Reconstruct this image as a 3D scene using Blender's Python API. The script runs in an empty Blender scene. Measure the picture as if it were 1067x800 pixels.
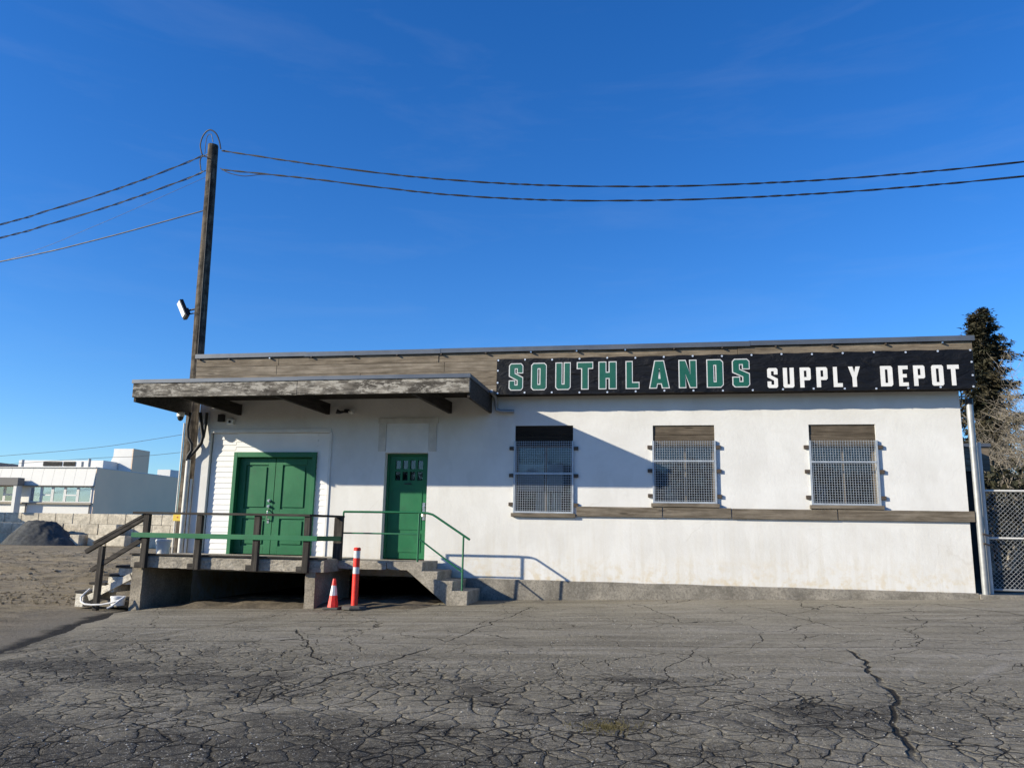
import bpy, bmesh, math, random
from mathutils import Vector, Matrix, noise as mnoise
from mathutils.geometry import tessellate_polygon
rnd = random.Random(7)
R = math.radians
scn = bpy.context.scene
col = scn.collection

# ------------------------------------------------------------------ helpers
def empty(name, loc, label=None, cat=None, group=None):
    o = bpy.data.objects.new(name, None)
    o.empty_display_size = 0.2
    o.location = loc
    col.objects.link(o)
    tag(o, label, cat, group)
    return o

def tag(o, label=None, cat=None, group=None, kind=None):
    if label: o['label'] = label
    if cat: o['category'] = cat
    if group: o['group'] = group
    if kind: o['kind'] = kind
    return o

def origin(o):
    while o.parent: o = o.parent
    return Vector(o.location)

class MB:
    def __init__(s): s.v = []; s.f = []
    def add(s, vs, fs):
        b = len(s.v); s.v += [tuple(v) for v in vs]; s.f += [tuple(i + b for i in f) for f in fs]; return s
    def box(s, x0, x1, y0, y1, z0, z1):
        return s.add([(x0,y0,z0),(x1,y0,z0),(x1,y1,z0),(x0,y1,z0),(x0,y0,z1),(x1,y0,z1),(x1,y1,z1),(x0,y1,z1)],
                     [(3,2,1,0),(4,5,6,7),(0,1,5,4),(1,2,6,5),(2,3,7,6),(3,0,4,7)])
    def beam(s, p, q, w, h, up=(0,0,1)):
        p = Vector(p); q = Vector(q); d = (q-p).normalized()
        u = Vector(up)
        a = d.cross(u)
        if a.length < 1e-4: a = d.cross(Vector((0,1,0)))
        a.normalize(); b = a.cross(d).normalized()
        vs = []
        for c in (p, q):
            for sa, sb in ((-1,-1),(1,-1),(1,1),(-1,1)):
                vs.append(c + a*(sa*w/2) + b*(sb*h/2))
        return s.add(vs, [(3,2,1,0),(4,5,6,7),(0,1,5,4),(1,2,6,5),(2,3,7,6),(3,0,4,7)])
    def tube(s, pts, r, n=8, cap=True):
        pts = [Vector(p) for p in pts]
        rs = r if isinstance(r, (list, tuple)) else [r]*len(pts)
        vs = []; fs = []
        ref = None
        for i, p in enumerate(pts):
            d = (pts[min(i+1, len(pts)-1)] - pts[max(i-1, 0)]).normalized()
            if ref is None:
                ref = Vector((0,0,1)) if abs(d.z) < 0.9 else Vector((1,0,0))
            a = (ref - d*ref.dot(d))
            if a.length < 1e-5: a = d.orthogonal()
            a.normalize(); ref = a; b = d.cross(a)
            for k in range(n):
                t = 2*math.pi*k/n
                vs.append(p + (a*math.cos(t) + b*math.sin(t))*rs[i])
        for i in range(len(pts)-1):
            for k in range(n):
                k2 = (k+1) % n
                fs.append((i*n+k, i*n+k2, (i+1)*n+k2, (i+1)*n+k))
        if cap:
            fs.append(tuple(reversed(range(n)))); fs.append(tuple(range((len(pts)-1)*n, len(pts)*n)))
        return s.add(vs, fs)
    def lathe(s, cx, cy, prof, n=20):
        vs = []; fs = []
        for r_, z in prof:
            for k in range(n):
                t = 2*math.pi*k/n
                vs.append((cx+r_*math.cos(t), cy+r_*math.sin(t), z))
        for i in range(len(prof)-1):
            for k in range(n):
                k2 = (k+1) % n
                fs.append((i*n+k, i*n+k2, (i+1)*n+k2, (i+1)*n+k))
        fs.append(tuple(reversed(range(n)))); fs.append(tuple(range((len(prof)-1)*n, len(prof)*n)))
        return s.add(vs, fs)
    def prism(s, poly, y0, y1):     # poly in XZ, counter clockwise seen from -Y
        n = len(poly)
        vs = [(x, y0, z) for x, z in poly] + [(x, y1, z) for x, z in poly]
        fs = [tuple(range(n)), tuple(reversed(range(n, 2*n)))]
        for i in range(n):
            j = (i+1) % n
            fs.append((i+n, j+n, j, i))
        return s.add(vs, fs)
    def quad(s, a, b, c, d): return s.add([a,b,c,d], [(0,1,2,3)])
    def build(s, name, mat, parent=None, smooth=False, bevel=0, jitter=0):
        me = bpy.data.meshes.new(name)
        org = origin(parent) if parent else Vector((0,0,0))
        vs = [Vector(v) - org for v in s.v]
        me.from_pydata(vs, [], s.f)
        me.materials.append(mat)
        me.validate()
        bm = bmesh.new(); bm.from_mesh(me); bmesh.ops.recalc_face_normals(bm, faces=bm.faces); bm.to_mesh(me); bm.free()
        if smooth:
            for p in me.polygons: p.use_smooth = True
        o = bpy.data.objects.new(name, me)
        col.objects.link(o)
        if parent: o.parent = parent
        if bevel:
            m = o.modifiers.new('bevel', 'BEVEL'); m.width = bevel; m.segments = 2; m.limit_method = 'ANGLE'; m.angle_limit = R(40)
        if smooth and not bevel:
            try:
                me.set_sharp_from_angle(angle=R(45))
            except Exception: pass
        return o

def box_obj(name, mat, parent, *b, bevel=0): return MB().box(*b).build(name, mat, parent, bevel=bevel)

# ------------------------------------------------------------------ materials
class NT:
    def __init__(s, name):
        s.m = bpy.data.materials.new(name); s.m.use_nodes = True
        s.t = s.m.node_tree; s.n = s.t.nodes; s.l = s.t.links
        s.b = s.n['Principled BSDF']
        s.pos = s.n.new('ShaderNodeNewGeometry').outputs['Position']
    def link(s, a, b): s.l.new(a, b); return a
    def inp(s, sock, v):
        if hasattr(v, 'is_output') or isinstance(v, bpy.types.NodeSocket): s.l.new(v, sock)
        else: sock.default_value = v
    def map(s, vec, scale=(1,1,1), rot=(0,0,0), loc=(0,0,0)):
        n = s.n.new('ShaderNodeMapping'); s.l.new(vec, n.inputs['Vector'])
        n.inputs['Scale'].default_value = scale; n.inputs['Rotation'].default_value = rot; n.inputs['Location'].default_value = loc
        return n.outputs[0]
    def noise(s, vec, scale=5, detail=4, rough=.55, dist=0):
        n = s.n.new('ShaderNodeTexNoise'); s.l.new(vec, n.inputs['Vector'])
        n.inputs['Scale'].default_value = scale; n.inputs['Detail'].default_value = detail
        n.inputs['Roughness'].default_value = rough; n.inputs['Distortion'].default_value = dist
        return n.outputs[0]
    def noisec(s, vec, scale=5, detail=3):
        n = s.n.new('ShaderNodeTexNoise'); s.l.new(vec, n.inputs['Vector'])
        n.inputs['Scale'].default_value = scale; n.inputs['Detail'].default_value = detail
        return n.outputs[1]
    def voro(s, vec, scale, feature='DISTANCE_TO_EDGE', out=0, rnd_=1.0):
        n = s.n.new('ShaderNodeTexVoronoi'); n.feature = feature; s.l.new(vec, n.inputs['Vector'])
        n.inputs['Scale'].default_value = scale; n.inputs['Randomness'].default_value = rnd_
        return n.outputs[out]
    def ramp(s, fac, stops, interp='LINEAR'):
        n = s.n.new('ShaderNodeValToRGB'); s.l.new(fac, n.inputs[0]); e = n.color_ramp; e.interpolation = interp
        while len(e.elements) < len(stops): e.elements.new(0.5)
        for el, (p, c) in zip(e.elements, stops):
            el.position = p; el.color = c if len(c) == 4 else (*c, 1)
        return n.outputs[0]
    def rng(s, v, a, b, c=0, d=1):
        n = s.n.new('ShaderNodeMapRange'); s.inp(n.inputs[0], v)
        for i, x in zip((1,2,3,4), (a,b,c,d)): n.inputs[i].default_value = x
        return n.outputs[0]
    def math(s, op, a, b=0.0, c=None):
        n = s.n.new('ShaderNodeMath'); n.operation = op; s.inp(n.inputs[0], a); s.inp(n.inputs[1], b)
        if c is not None: s.inp(n.inputs[2], c)
        return n.outputs[0]
    def vadd(s, a, b, k=1.0):
        sc = s.n.new('ShaderNodeVectorMath'); sc.operation = 'SCALE'; s.l.new(b, sc.inputs[0]); sc.inputs['Scale'].default_value = k
        n = s.n.new('ShaderNodeVectorMath'); n.operation = 'ADD'; s.l.new(a, n.inputs[0]); s.l.new(sc.outputs[0], n.inputs[1])
        return n.outputs[0]
    def mix(s, fac, a, b, mode='MIX'):
        n = s.n.new('ShaderNodeMix'); n.data_type = 'RGBA'; n.blend_type = mode; n.clamp_factor = True
        s.inp(n.inputs[0], fac)
        for i, v in ((6, a), (7, b)):
            if isinstance(v, tuple): n.inputs[i].default_value = v if len(v) == 4 else (*v, 1)
            else: s.l.new(v, n.inputs[i])
        return n.outputs[2]
    def xyz(s, v):
        n = s.n.new('ShaderNodeSeparateXYZ'); s.l.new(v, n.inputs[0]); return n.outputs
    def color(s, c):
        if isinstance(c, tuple): s.b.inputs['Base Color'].default_value = c if len(c) == 4 else (*c, 1)
        else: s.l.new(c, s.b.inputs['Base Color'])
        return s
    def set(s, rough=.6, metal=0, spec=.5):
        s.inp(s.b.inputs['Roughness'], rough); s.inp(s.b.inputs['Metallic'], metal); s.b.inputs['Specular IOR Level'].default_value = spec
        return s
    def bump(s, h, strength=.3, dist=.01):
        n = s.n.new('ShaderNodeBump'); n.inputs['Strength'].default_value = strength; n.inputs['Distance'].default_value = dist
        s.l.new(h, n.inputs['Height']); s.l.new(n.outputs[0], s.b.inputs['Normal']); return s

def grey(v, w=0.0): return (v*(1+w), v, v*(1-w))

def m_wood(name, dark, light, axis='x', paint=None, amount=.5, seed=0., blot=.35):
    t = NT(name)
    sc = {'x': (.9, 13, 13), 'y': (13, .9, 13), 'z': (13, 13, .9)}[axis]
    p = t.map(t.pos, sc, loc=(seed, seed*2, seed*3))
    g = t.noise(p, 1.6, 7, .72, .4)
    c = t.ramp(g, [(.36, dark), (.64, light)])
    b = t.noise(t.map(t.pos, (1,1,1.6), loc=(seed+3, 0, 0)), 2.6, 5, .6)
    c = t.mix(t.rng(b, .42, .62, 0, blot), c, tuple(x*.55 for x in dark))
    kn = t.voro(t.map(t.pos, {'x': (.8,2,5), 'y': (2,.8,5), 'z': (5,5,.8)}[axis], loc=(seed,1,2)), 1.0, 'F1')
    c = t.mix(t.rng(kn, .10, .05, 0, .8), c, tuple(x*.35 for x in dark))
    if paint:
        pn = t.noise(t.map(t.pos, {'x': (1.6,5,5), 'y': (5,1.6,5), 'z': (5,5,1.6)}[axis], loc=(seed*2, 5, 1)), 2.0, 8, .75)
        c = t.mix(t.rng(pn, 1-amount-.03, 1-amount+.03, 0, .85), c, paint)
    t.color(c).set(.85, 0, .25).bump(g, .8, .012)
    return t.m

def m_flat(name, c, rough=.5, metal=0, var=.12, scale=6, bump=.1, spec=.5):
    t = NT(name)
    n = t.noise(t.pos, scale, 5, .6)
    cc = t.mix(t.rng(n, .3, .7, 0, 1), tuple(x*(1-var) for x in c), tuple(min(1, x*(1+var)) for x in c))
    f = t.noise(t.pos, scale*9, 3, .6)
    t.color(cc).set(t.rng(n, .3, .7, rough*.85, min(1, rough*1.15)), metal, spec).bump(f, bump, .004)
    return t.m

def m_concrete(name, c, scale=1., bump=.6, pits=.25):
    t = NT(name)
    n = t.noise(t.pos, 2.2*scale, 6, .6)
    f = t.noise(t.pos, 27*scale, 5, .75)
    cc = t.mix(t.rng(n, .35, .65), tuple(x*.62 for x in c), tuple(min(1, x*1.18) for x in c))
    cc = t.mix(t.rng(f, .46, .66, 0, .75), cc, tuple(x*.42 for x in c))
    cc = t.mix(t.rng(f, .44, .30, 0, .5), cc, tuple(min(1, x*1.45) for x in c))
    v = t.voro(t.pos, 24*scale, 'F1')
    cc = t.mix(t.rng(v, .22, .05, 0, pits), cc, tuple(min(1, x*1.5) for x in c))
    sp = t.noise(t.pos, 170*scale, 2, .5)
    h = t.math('ADD', t.math('MULTIPLY', f, .7), t.math('MULTIPLY', sp, .3))
    t.color(cc).set(.92, 0, .2).bump(h, bump, .012)
    return t.m

def m_stucco():
    t = NT('stucco_white')
    x, y, z = t.xyz(t.pos)
    n = t.noise(t.pos, 1.1, 5, .6)
    f = t.noise(t.pos, 17, 6, .65)
    st = t.noise(t.map(t.pos, (5, 5, .45)), 1.3, 6, .65)          # vertical weather streaks
    c = t.mix(t.rng(n, .35, .7), (.625,.615,.585), (.715,.71,.685))
    c = t.mix(t.rng(t.noise(t.pos, 4.5, 6, .7), .42, .68, 0, .3), c, (.60,.585,.55))
    c = t.mix(t.rng(t.noise(t.map(t.pos, (1.6,1,.7), loc=(5,0,2)), 1.0, 3, .5), .52, .56, 0, .30), c, (.74,.735,.71))
    low = t.math('MULTIPLY', t.rng(z, 2.1, .55), t.rng(st, .46, .72))
    c = t.mix(t.math('MULTIPLY', low, .62), c, (.55,.50,.40))
    base = t.math('MULTIPLY', t.rng(z, 1.25, .62), t.rng(t.noise(t.pos, 5, 5, .7), .48, .62))
    c = t.mix(t.math('MULTIPLY', base, .8), c, (.58,.49,.34))
    drip = t.math('MULTIPLY', t.rng(z, 2.15, 1.4, 0, 1), t.rng(t.noise(t.map(t.pos, (9, 9, .3), loc=(3,0,0)), 1.0, 4, .6), .56, .7))
    c = t.mix(t.math('MULTIPLY', drip, .16), c, (.50,.46,.38))
    wp = t.vadd(t.pos, t.noisec(t.pos, 1.7), .35)
    cr = t.voro(t.map(wp, (.34,.34,.5)), 1.0)
    cm = t.math('MULTIPLY', t.rng(cr, .0045, .001), t.math('MULTIPLY', t.rng(t.noise(t.pos, .6, 2), .5, .6), t.rng(z, 3.2, 2.4)))
    c = t.mix(t.math('MULTIPLY', cm, .22), c, (.42,.39,.33))
    spk = t.math('MULTIPLY', t.rng(t.noise(t.pos, 26, 3, .6), .67, .72), t.rng(z, 1.6, .5))
    c = t.mix(t.math('MULTIPLY', spk, .4), c, (.4,.35,.27))
    t.color(c).set(.9, 0, .2).bump(t.math('ADD', f, t.math('MULTIPLY', n, .8)), .3, .014)
    return t.m

def m_green(name='green_paint', c=(.010,.132,.050)):
    t = NT(name)
    n = t.noise(t.pos, 1.8, 5, .6)
    f = t.noise(t.map(t.pos, (30,30,4)), 2, 3)
    cc = t.mix(t.rng(n, .3, .7), tuple(x*.88 for x in c), tuple(x*1.15 for x in c))
    ch = t.noise(t.pos, 30, 3, .6)
    cc = t.mix(t.rng(ch, .70, .73, 0, .7), cc, (.10,.19,.12))
    d = t.noise(t.pos, 7, 6, .7)
    cc = t.mix(t.rng(d, .5, .75, 0, .4), cc, (.022,.075,.04))
    t.color(cc).set(t.rng(n, .3, .7, .42, .6), 0, .4).bump(f, .12, .003)
    return t.m

def m_glass(name, tint=(.25,.3,.34), gl=.16):
    t = NT(name)
    tr = t.n.new('ShaderNodeBsdfTransparent'); tr.inputs[0].default_value = (*tint, 1)
    g = t.n.new('ShaderNodeBsdfGlossy'); g.inputs['Roughness'].default_value = .03
    mx = t.n.new('ShaderNodeMixShader')
    lw = t.n.new('ShaderNodeFresnel'); lw.inputs[0].default_value = 1.5
    fac = t.math('ADD', lw.outputs[0], gl)
    t.l.new(fac, mx.inputs[0]); t.l.new(tr.outputs[0], mx.inputs[1]); t.l.new(g.outputs[0], mx.inputs[2])
    t.l.new(mx.outputs[0], t.n['Material Output'].inputs['Surface'])
    return t.m

def seg(t, wx, wy, a, b, w):
    """0..1 mask of a jagged line from a to b on the ground"""
    ax, ay = a; bx, by = b; L = math.hypot(bx-ax, by-ay); dx, dy = (bx-ax)/L, (by-ay)/L
    u = t.math('ADD', t.math('MULTIPLY', t.math('SUBTRACT', wx, ax), dx), t.math('MULTIPLY', t.math('SUBTRACT', wy, ay), dy))
    v = t.math('ABSOLUTE', t.math('SUBTRACT', t.math('MULTIPLY', t.math('SUBTRACT', wx, ax), dy), t.math('MULTIPLY', t.math('SUBTRACT', wy, ay), dx)))
    return t.math('MULTIPLY', t.math('MULTIPLY', t.rng(v, w, w*.4), t.rng(u, 0, .3)), t.rng(u, L, L-.3))

EDGE = ((-10.0,-2.2), (-8.06,-7.07))     # the broken edge of the asphalt, running to the left of the camera
def m_asphalt():
    t = NT('asphalt_cracked')
    P = t.pos
    x, y, z = t.xyz(P)
    P2 = t.map(P, (1,1,0))
    wp = t.vadd(P2, t.noisec(P2, 2.3, 4), .22)
    wpf = t.vadd(t.vadd(P2, t.noisec(P2, 1.1, 2), .5), t.noisec(P2, 9, 3), .07)
    big = t.noise(P2, .22, 4, .55)
    mid = t.noise(P2, 1.1, 6, .62)
    fine = t.noise(P2, 60, 3, .7)
    med = t.noise(P2, 16, 5, .7)
    grit = t.voro(P2, 70, 'F1')
    st = t.noise(t.map(P, (.35, 3.4, 1), rot=(0,0,R(6))), 1.0, 6, .62)
    c = t.mix(t.rng(big, .35, .65), (.222,.200,.150), (.285,.260,.202))
    c = t.mix(t.rng(mid, .38, .66, 0, .7), c, (.172,.154,.116))
    c = t.mix(t.rng(st, .50, .66, 0, .6), c, (.33,.305,.255))
    c = t.mix(t.rng(st, .47, .36, 0, .55), c, (.125,.112,.09))
    # tyre scuffs: faint pale arcs
    arc = t.n.new('ShaderNodeTexWave'); arc.wave_type = 'RINGS'; arc.rings_direction = 'Z'; arc.inputs['Scale'].default_value = .55; arc.inputs['Distortion'].default_value = 2.5; arc.inputs['Detail'].default_value = 2
    t.l.new(t.map(P2, (1,1,1), loc=(-5,9,0)), arc.inputs['Vector'])
    c = t.mix(t.math('MULTIPLY', t.rng(arc.outputs['Fac'], .82, 1.0, 0, .35), t.rng(t.noise(P2, .35, 3), .5, .62)), c, (.36,.335,.29))
    # near / left zone where the surface has broken into plates
    nz = t.math('ADD', t.math('ADD', y, t.math('MULTIPLY', x, .26)), t.math('MULTIPLY', t.math('SUBTRACT', mid, .5), 4.5))
    near = t.rng(nz, -6.9, -9.0)
    c = t.mix(t.math('MULTIPLY', near, t.rng(t.noise(P2, .9, 5, .65), .35, .6, .2, .6)), c, (.150,.135,.102))
    plate = t.voro(wp, 4.3)
    plate2 = t.voro(t.map(wp, loc=(3,8,0)), 8.5)
    slab = t.voro(wpf, .62)
    slab2 = t.voro(t.map(wpf, loc=(7,3,0)), 1.35)
    wid = t.rng(t.noise(P2, 1.6, 5, .6), .32, .68, .10, 1.3)
    def crack(dist, w): return t.rng(t.math('DIVIDE', dist, wid), w, w*.25)
    m1 = t.math('MULTIPLY', t.math('MULTIPLY', crack(plate, .046), near), t.rng(t.noise(t.map(P2, loc=(1,5,0)), .8, 4, .6), .36, .50, .12, 1))
    m2 = t.math('MULTIPLY', t.math('MULTIPLY', crack(plate2, .036), near), t.rng(t.noise(P2, .8, 3), .44, .54))
    m3 = t.math('MULTIPLY', crack(slab, .0065), t.rng(t.noise(P2, .5, 2), .36, .5))
    m4 = t.math('MULTIPLY', t.math('MULTIPLY', crack(slab2, .010), t.rng(t.noise(t.map(P2, loc=(9,0,0)), .45, 2), .46, .56)), t.rng(y, -1, -5, .4, 1))
    cr = t.math('MAXIMUM', t.math('MAXIMUM', m1, m2), t.math('MAXIMUM', m3, m4))
    wx = t.math('ADD', x, t.math('MULTIPLY', t.math('SUBTRACT', t.noise(P2, .9, 5, .55), .5), .55))
    wy = t.math('ADD', y, t.math('MULTIPLY', t.math('SUBTRACT', t.noise(t.map(P2, loc=(4,4,0)), .8, 5, .55), .5), .22))
    for a, b, w in (((2.0,-6.05),(1.9,-8.2),.026), ((1.9,-8.1),(1.45,-10.6),.032), ((-14,-6.0),(14,-6.0),.012), ((-2.3,-1.2),(-2.7,-5.9),.013),
                    ((-2.8,-6.2),(-3.4,-9.6),.022), ((.35,-6),(-.4,-9.8),.009), ((4.4,-.6),(5.9,-4.6),.022), ((-.6,-.6),(.3,-3.8),.011),
                    ((-6.4,-2.4),(-7.2,-5.6),.014), ((-5.4,-4.6),(-3.6,-7.6),.018), ((1.4,-1.0),(2.4,-4.6),.010), ((-4.3,-1.6),(-6.2,-5.0),.012)):
        cr = t.math('MAXIMUM', cr, seg(t, wx, wy, a, b, w))
    # blotches of old sealant and damp
    dk = t.math('MULTIPLY', t.rng(t.noise(t.map(P2, loc=(2,6,0)), .7, 7, .7), .50, .60), t.rng(t.math('ADD', y, t.math('MULTIPLY', x, .35)), -7.4, -9.4))
    c = t.mix(t.math('MULTIPLY', dk, .78), c, (.040,.036,.030))
    edge_dark = t.math('MULTIPLY', t.rng(t.math('ADD', y, t.math('MULTIPLY', t.math('SUBTRACT', mid, .5), 1.8)), -10.2, -10.8), t.rng(x, 1.5, -1.5))
    c = t.mix(t.math('MULTIPLY', edge_dark, .8), c, (.036,.033,.028))
    for (px, py, rx, ry) in ((-2.75,-10.05,.75,.42), (-1.75,-10.1,.45,.22), (-6.4,-7.9,1.5,.45), (-4.6,-8.5,1.2,.4), (-5.2,-10.3,.9,.35), (1.2,-9.3,.7,.25), (-.2,-8.2,.5,.2)):
        ex = t.math('DIVIDE', t.math('SUBTRACT', x, px), rx); ey = t.math('DIVIDE', t.math('SUBTRACT', y, py), ry)
        rr = t.math('ADD', t.math('SQRT', t.math('ADD', t.math('MULTIPLY', ex, ex), t.math('MULTIPLY', ey, ey))), t.math('MULTIPLY', t.math('SUBTRACT', t.noise(P2, 3.2, 6, .7), .5), 1.9))
        c = t.mix(t.rng(rr, 1.0, .55, 0, .72), c, (.045,.041,.034))
    # open aggregate: light and dark stones
    c = t.mix(t.rng(med, .50, .72, 0, .65), c, (.085,.075,.058))
    c = t.mix(t.rng(med, .46, .30, 0, .5), c, (.36,.335,.28))
    c = t.mix(t.rng(fine, .5, .7, 0, .6), c, (.07,.062,.05))
    c = t.mix(t.math('MULTIPLY', t.rng(grit, .24, .10), t.rng(near, 0, 1, .15, .8)), c, (.46,.43,.37))
    c = t.mix(t.math('MULTIPLY', t.rng(t.voro(P2, 17, 'F1'), .15, .07), t.math('MULTIPLY', t.rng(mid, .48, .60), t.rng(y, -6, -9, .3, .95))), c, (.52,.49,.43))
    c = t.mix(t.math('MULTIPLY', cr, .92), c, (.010,.009,.008))
    h = t.math('SUBTRACT', t.math('ADD', t.math('MULTIPLY', fine, .3), t.math('MULTIPLY', med, .9)), t.math('MULTIPLY', cr, 1.5))
    h = t.math('ADD', h, t.math('MULTIPLY', t.math('MULTIPLY', t.rng(plate, 0, .12), near), .35))
    t.color(c).set(.95, 0, .12).bump(h, 1.0, .022)
    return t.m

def m_dirt(edge=True):
    t = NT('packed_dirt' if edge else 'loose_soil')
    P2 = t.map(t.pos, (1,1,0)); x, y, z = t.xyz(t.pos)
    a = t.noise(P2, .25, 5, .6); b = t.noise(P2, 2.0, 7, .7); f = t.noise(P2, 22, 5, .75)
    s = t.noise(t.map(P2, (.22, 1.5, 1)), 1.2, 5, .6)
    c = t.mix(t.rng(a, .35, .65), (.262,.212,.130), (.355,.296,.196))
    c = t.mix(t.rng(b, .42, .66, 0, .85), c, (.085,.068,.046))
    c = t.mix(t.rng(s, .48, .68, 0, .45), c, (.40,.34,.25))
    c = t.mix(t.rng(f, .5, .7, 0, .75), c, (.060,.048,.032))
    pb = t.voro(P2, 9, 'F1')
    c = t.mix(t.math('MULTIPLY', t.rng(pb, .16, .08), t.rng(b, .5, .6)), c, (.33,.31,.27))
    # greyer towards the asphalt, and a dark crumbled strip right at its edge
    (ax, ay), (bx, by) = EDGE; L = math.hypot(bx-ax, by-ay); nx, ny = (by-ay)/L, -(bx-ax)/L
    d = t.math('ADD', t.math('MULTIPLY', t.math('SUBTRACT', x, ax), nx), t.math('MULTIPLY', t.math('SUBTRACT', y, ay), ny))
    d = t.math('MAXIMUM', d, t.math('SUBTRACT', ax-.0, x)) if False else t.math('MAXIMUM', d, t.math('MULTIPLY', t.rng(y, -2.4, -2.1), t.math('SUBTRACT', ax, x)))
    dn = t.math('ADD', d, t.math('MULTIPLY', t.math('SUBTRACT', t.noise(P2, 1.2, 6, .65), .5), .8))
    g = t.mix(t.rng(f, .35, .7), (.235,.213,.175), (.13,.117,.094))
    if edge:
        c = t.mix(t.math('MULTIPLY', t.rng(dn, 2.2, .6, 0, .85), t.rng(y, 3, -1)), c, g)
        c = t.mix(t.rng(dn, .40, .20, 0, .93), c, (.018,.016,.014))
    t.color(c).set(.95, 0, .15).bump(t.math('ADD', t.math('MULTIPLY', b, 1.2), t.math('MULTIPLY', f, .9)), 1.0, .07)
    return t.m

def m_vinyl():
    t = NT('black_vinyl')
    n = t.noise(t.map(t.pos, (1.2, 1, 3.4), rot=(0, R(28), 0)), 1.5, 4, .55, 1.2)
    f = t.noise(t.pos, 130, 2)
    c = t.mix(t.rng(n, .3, .7), (.0045,.005,.007), (.007,.0078,.0105))
    t.color(c).set(t.rng(n, .3, .7, .45, .6), 0, .22).bump(n, .9, .06)
    return t.m

M = {}
M['stucco'] = m_stucco()
M['siding'] = m_flat('clapboard_white', (.80,.79,.765), .7, 0, .05, 2, .08)
M['trim_white'] = m_flat('trim_white', (.68,.67,.64), .7, 0, .08, 3, .08)
M['lintel'] = m_flat('old_lintel', (.56,.53,.48), .9, 0, .16, 4, .5)
M['found'] = m_concrete('foundation_concrete', (.255,.235,.20), 1, .8)
M['conc'] = m_concrete('rough_concrete', (.37,.335,.275), 1, 1.0, .4)
M['conc_dark'] = m_concrete('pier_concrete', (.30,.265,.21), 1, .9, .35)
M['block'] = m_concrete('block_concrete', (.62,.555,.44), .12, .25, .12)
M['wood_fascia'] = m_wood('weathered_fascia', (.055,.047,.039), (.30,.275,.232), 'x', (.40,.375,.325), .47, 1.0, .85)
M['wood_siding'] = m_wood('weathered_boards', (.105,.082,.058), (.26,.215,.16), 'x', None, 0, 4.0)
M['wood_siding2'] = m_wood('weathered_boards_pale', (.13,.105,.075), (.29,.245,.19), 'x', None, 0, 9.0)
M['wood_ledge'] = m_wood('ledge_board', (.095,.077,.056), (.24,.205,.16), 'x', None, 0, 7.0)
M['wood_header'] = m_wood('header_boards', (.060,.047,.033), (.15,.122,.09), 'x', None, 0, 8.0)
M['wood_dark'] = m_wood('dark_timber_x', (.022,.019,.017), (.075,.066,.056), 'x', None, 0, 2.0)
M['wood_dark_z'] = m_wood('dark_timber_z', (.022,.019,.017), (.075,.066,.056), 'z', None, 0, 3.0)
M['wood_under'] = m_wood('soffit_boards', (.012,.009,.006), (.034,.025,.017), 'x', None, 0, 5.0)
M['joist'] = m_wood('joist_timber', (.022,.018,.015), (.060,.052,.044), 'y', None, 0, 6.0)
M['sash'] = m_flat('sash_tan', (.20,.17,.13), .7, 0, .1, 6)
M['blind_far'] = m_flat('far_blind', (.66,.72,.76), .8, 0, .1, .8)
M['pole'] = m_wood('pole_timber', (.020,.016,.013), (.175,.145,.11), 'z', None, 0, 11.0, .8)
M['flash'] = m_flat('flashing_metal', (.10,.115,.14), .45, .3, .12, 2.2, .06)
M['green'] = m_green()
M['green_rail'] = m_green('green_rail_paint', (.012,.13,.058))
M['dark'] = m_flat('dark_interior', (.012,.011,.010), .9)
M['black_plastic'] = m_flat('black_plastic', (.010,.010,.011), .5, 0, .2, 10)
M['white_plastic'] = m_flat('white_plastic', (.72,.72,.70), .5, 0, .06, 8)
M['pvc'] = m_flat('conduit_offwhite', (.60,.585,.54), .55, 0, .12, 5)
M['galv'] = m_flat('galvanised_steel', (.31,.32,.32), .5, .45, .2, 5, .12)
M['grille'] = m_flat('grille_steel', (.40,.44,.48), .5, .3, .12, 12, .05)
M['rust'] = m_flat('rusty_bracket', (.075,.058,.045), .8, .2, .3, 30, .3)
M['steel'] = m_flat('polished_steel', (.65,.63,.58), .28, .9, .06, 20)
M['glass'] = m_glass('window_glass', (.82,.85,.87), .01)
M['glass_bg'] = m_glass('far_window_glass', (.78,.86,.95), .22)
M['vinyl'] = m_vinyl()
M['letter_green'] = m_flat('letter_green', (.003,.088,.058), .5, 0, .08, 5, .05)
M['letter_white'] = m_flat('letter_white', (.72,.71,.68), .5, 0, .07, 9, .05)
M['letter_out'] = m_flat('letter_outline_white', (.56,.565,.56), .5, 0, .1, 12, .05)
M['grommet'] = m_flat('grommet_steel', (.72,.73,.74), .35, .5, .1, 20)
M['orange'] = m_flat('cone_red_orange', (.78,.030,.016), .5, 0, .22, 12, .05)
M['reflect'] = m_flat('reflective_band', (.62,.63,.62), .35, .1, .08, 18)
M['rubber'] = m_flat('rubber_base', (.075,.070,.062), .9, 0, .25, 14, .4)
M['yellow'] = m_flat('yellow_plate', (.62,.44,.035), .55, 0, .08, 12)
M['redspot'] = m_flat('red_print', (.45,.03,.02), .6)
M['panel_pale'] = m_flat('pale_panel', (.62,.60,.56), .9, 0, .07, 4)
M['cream'] = m_flat('curtain_cream', (.80,.72,.58), .9, 0, .12, 9)
M['card'] = m_flat('blind_grey', (.30,.29,.27), .9, 0, .07, 4)
M['bg_white'] = m_flat('far_wall_white', (.66,.65,.62), .8, 0, .05, .6)
M['bg_grey'] = m_flat('far_wall_grey', (.95,.67,.44), .9, 0, .05, .3)
M['bg_trim'] = m_flat('far_ledge', (.34,.30,.24), .9)
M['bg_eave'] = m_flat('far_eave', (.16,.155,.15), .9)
M['gravel'] = m_concrete('dark_gravel', (.080,.082,.080), .16, 1.0, .6)
M['vinyl_stair'] = m_concrete('pale_stair_concrete', (.66,.62,.53), .8, .5, .1)
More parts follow.
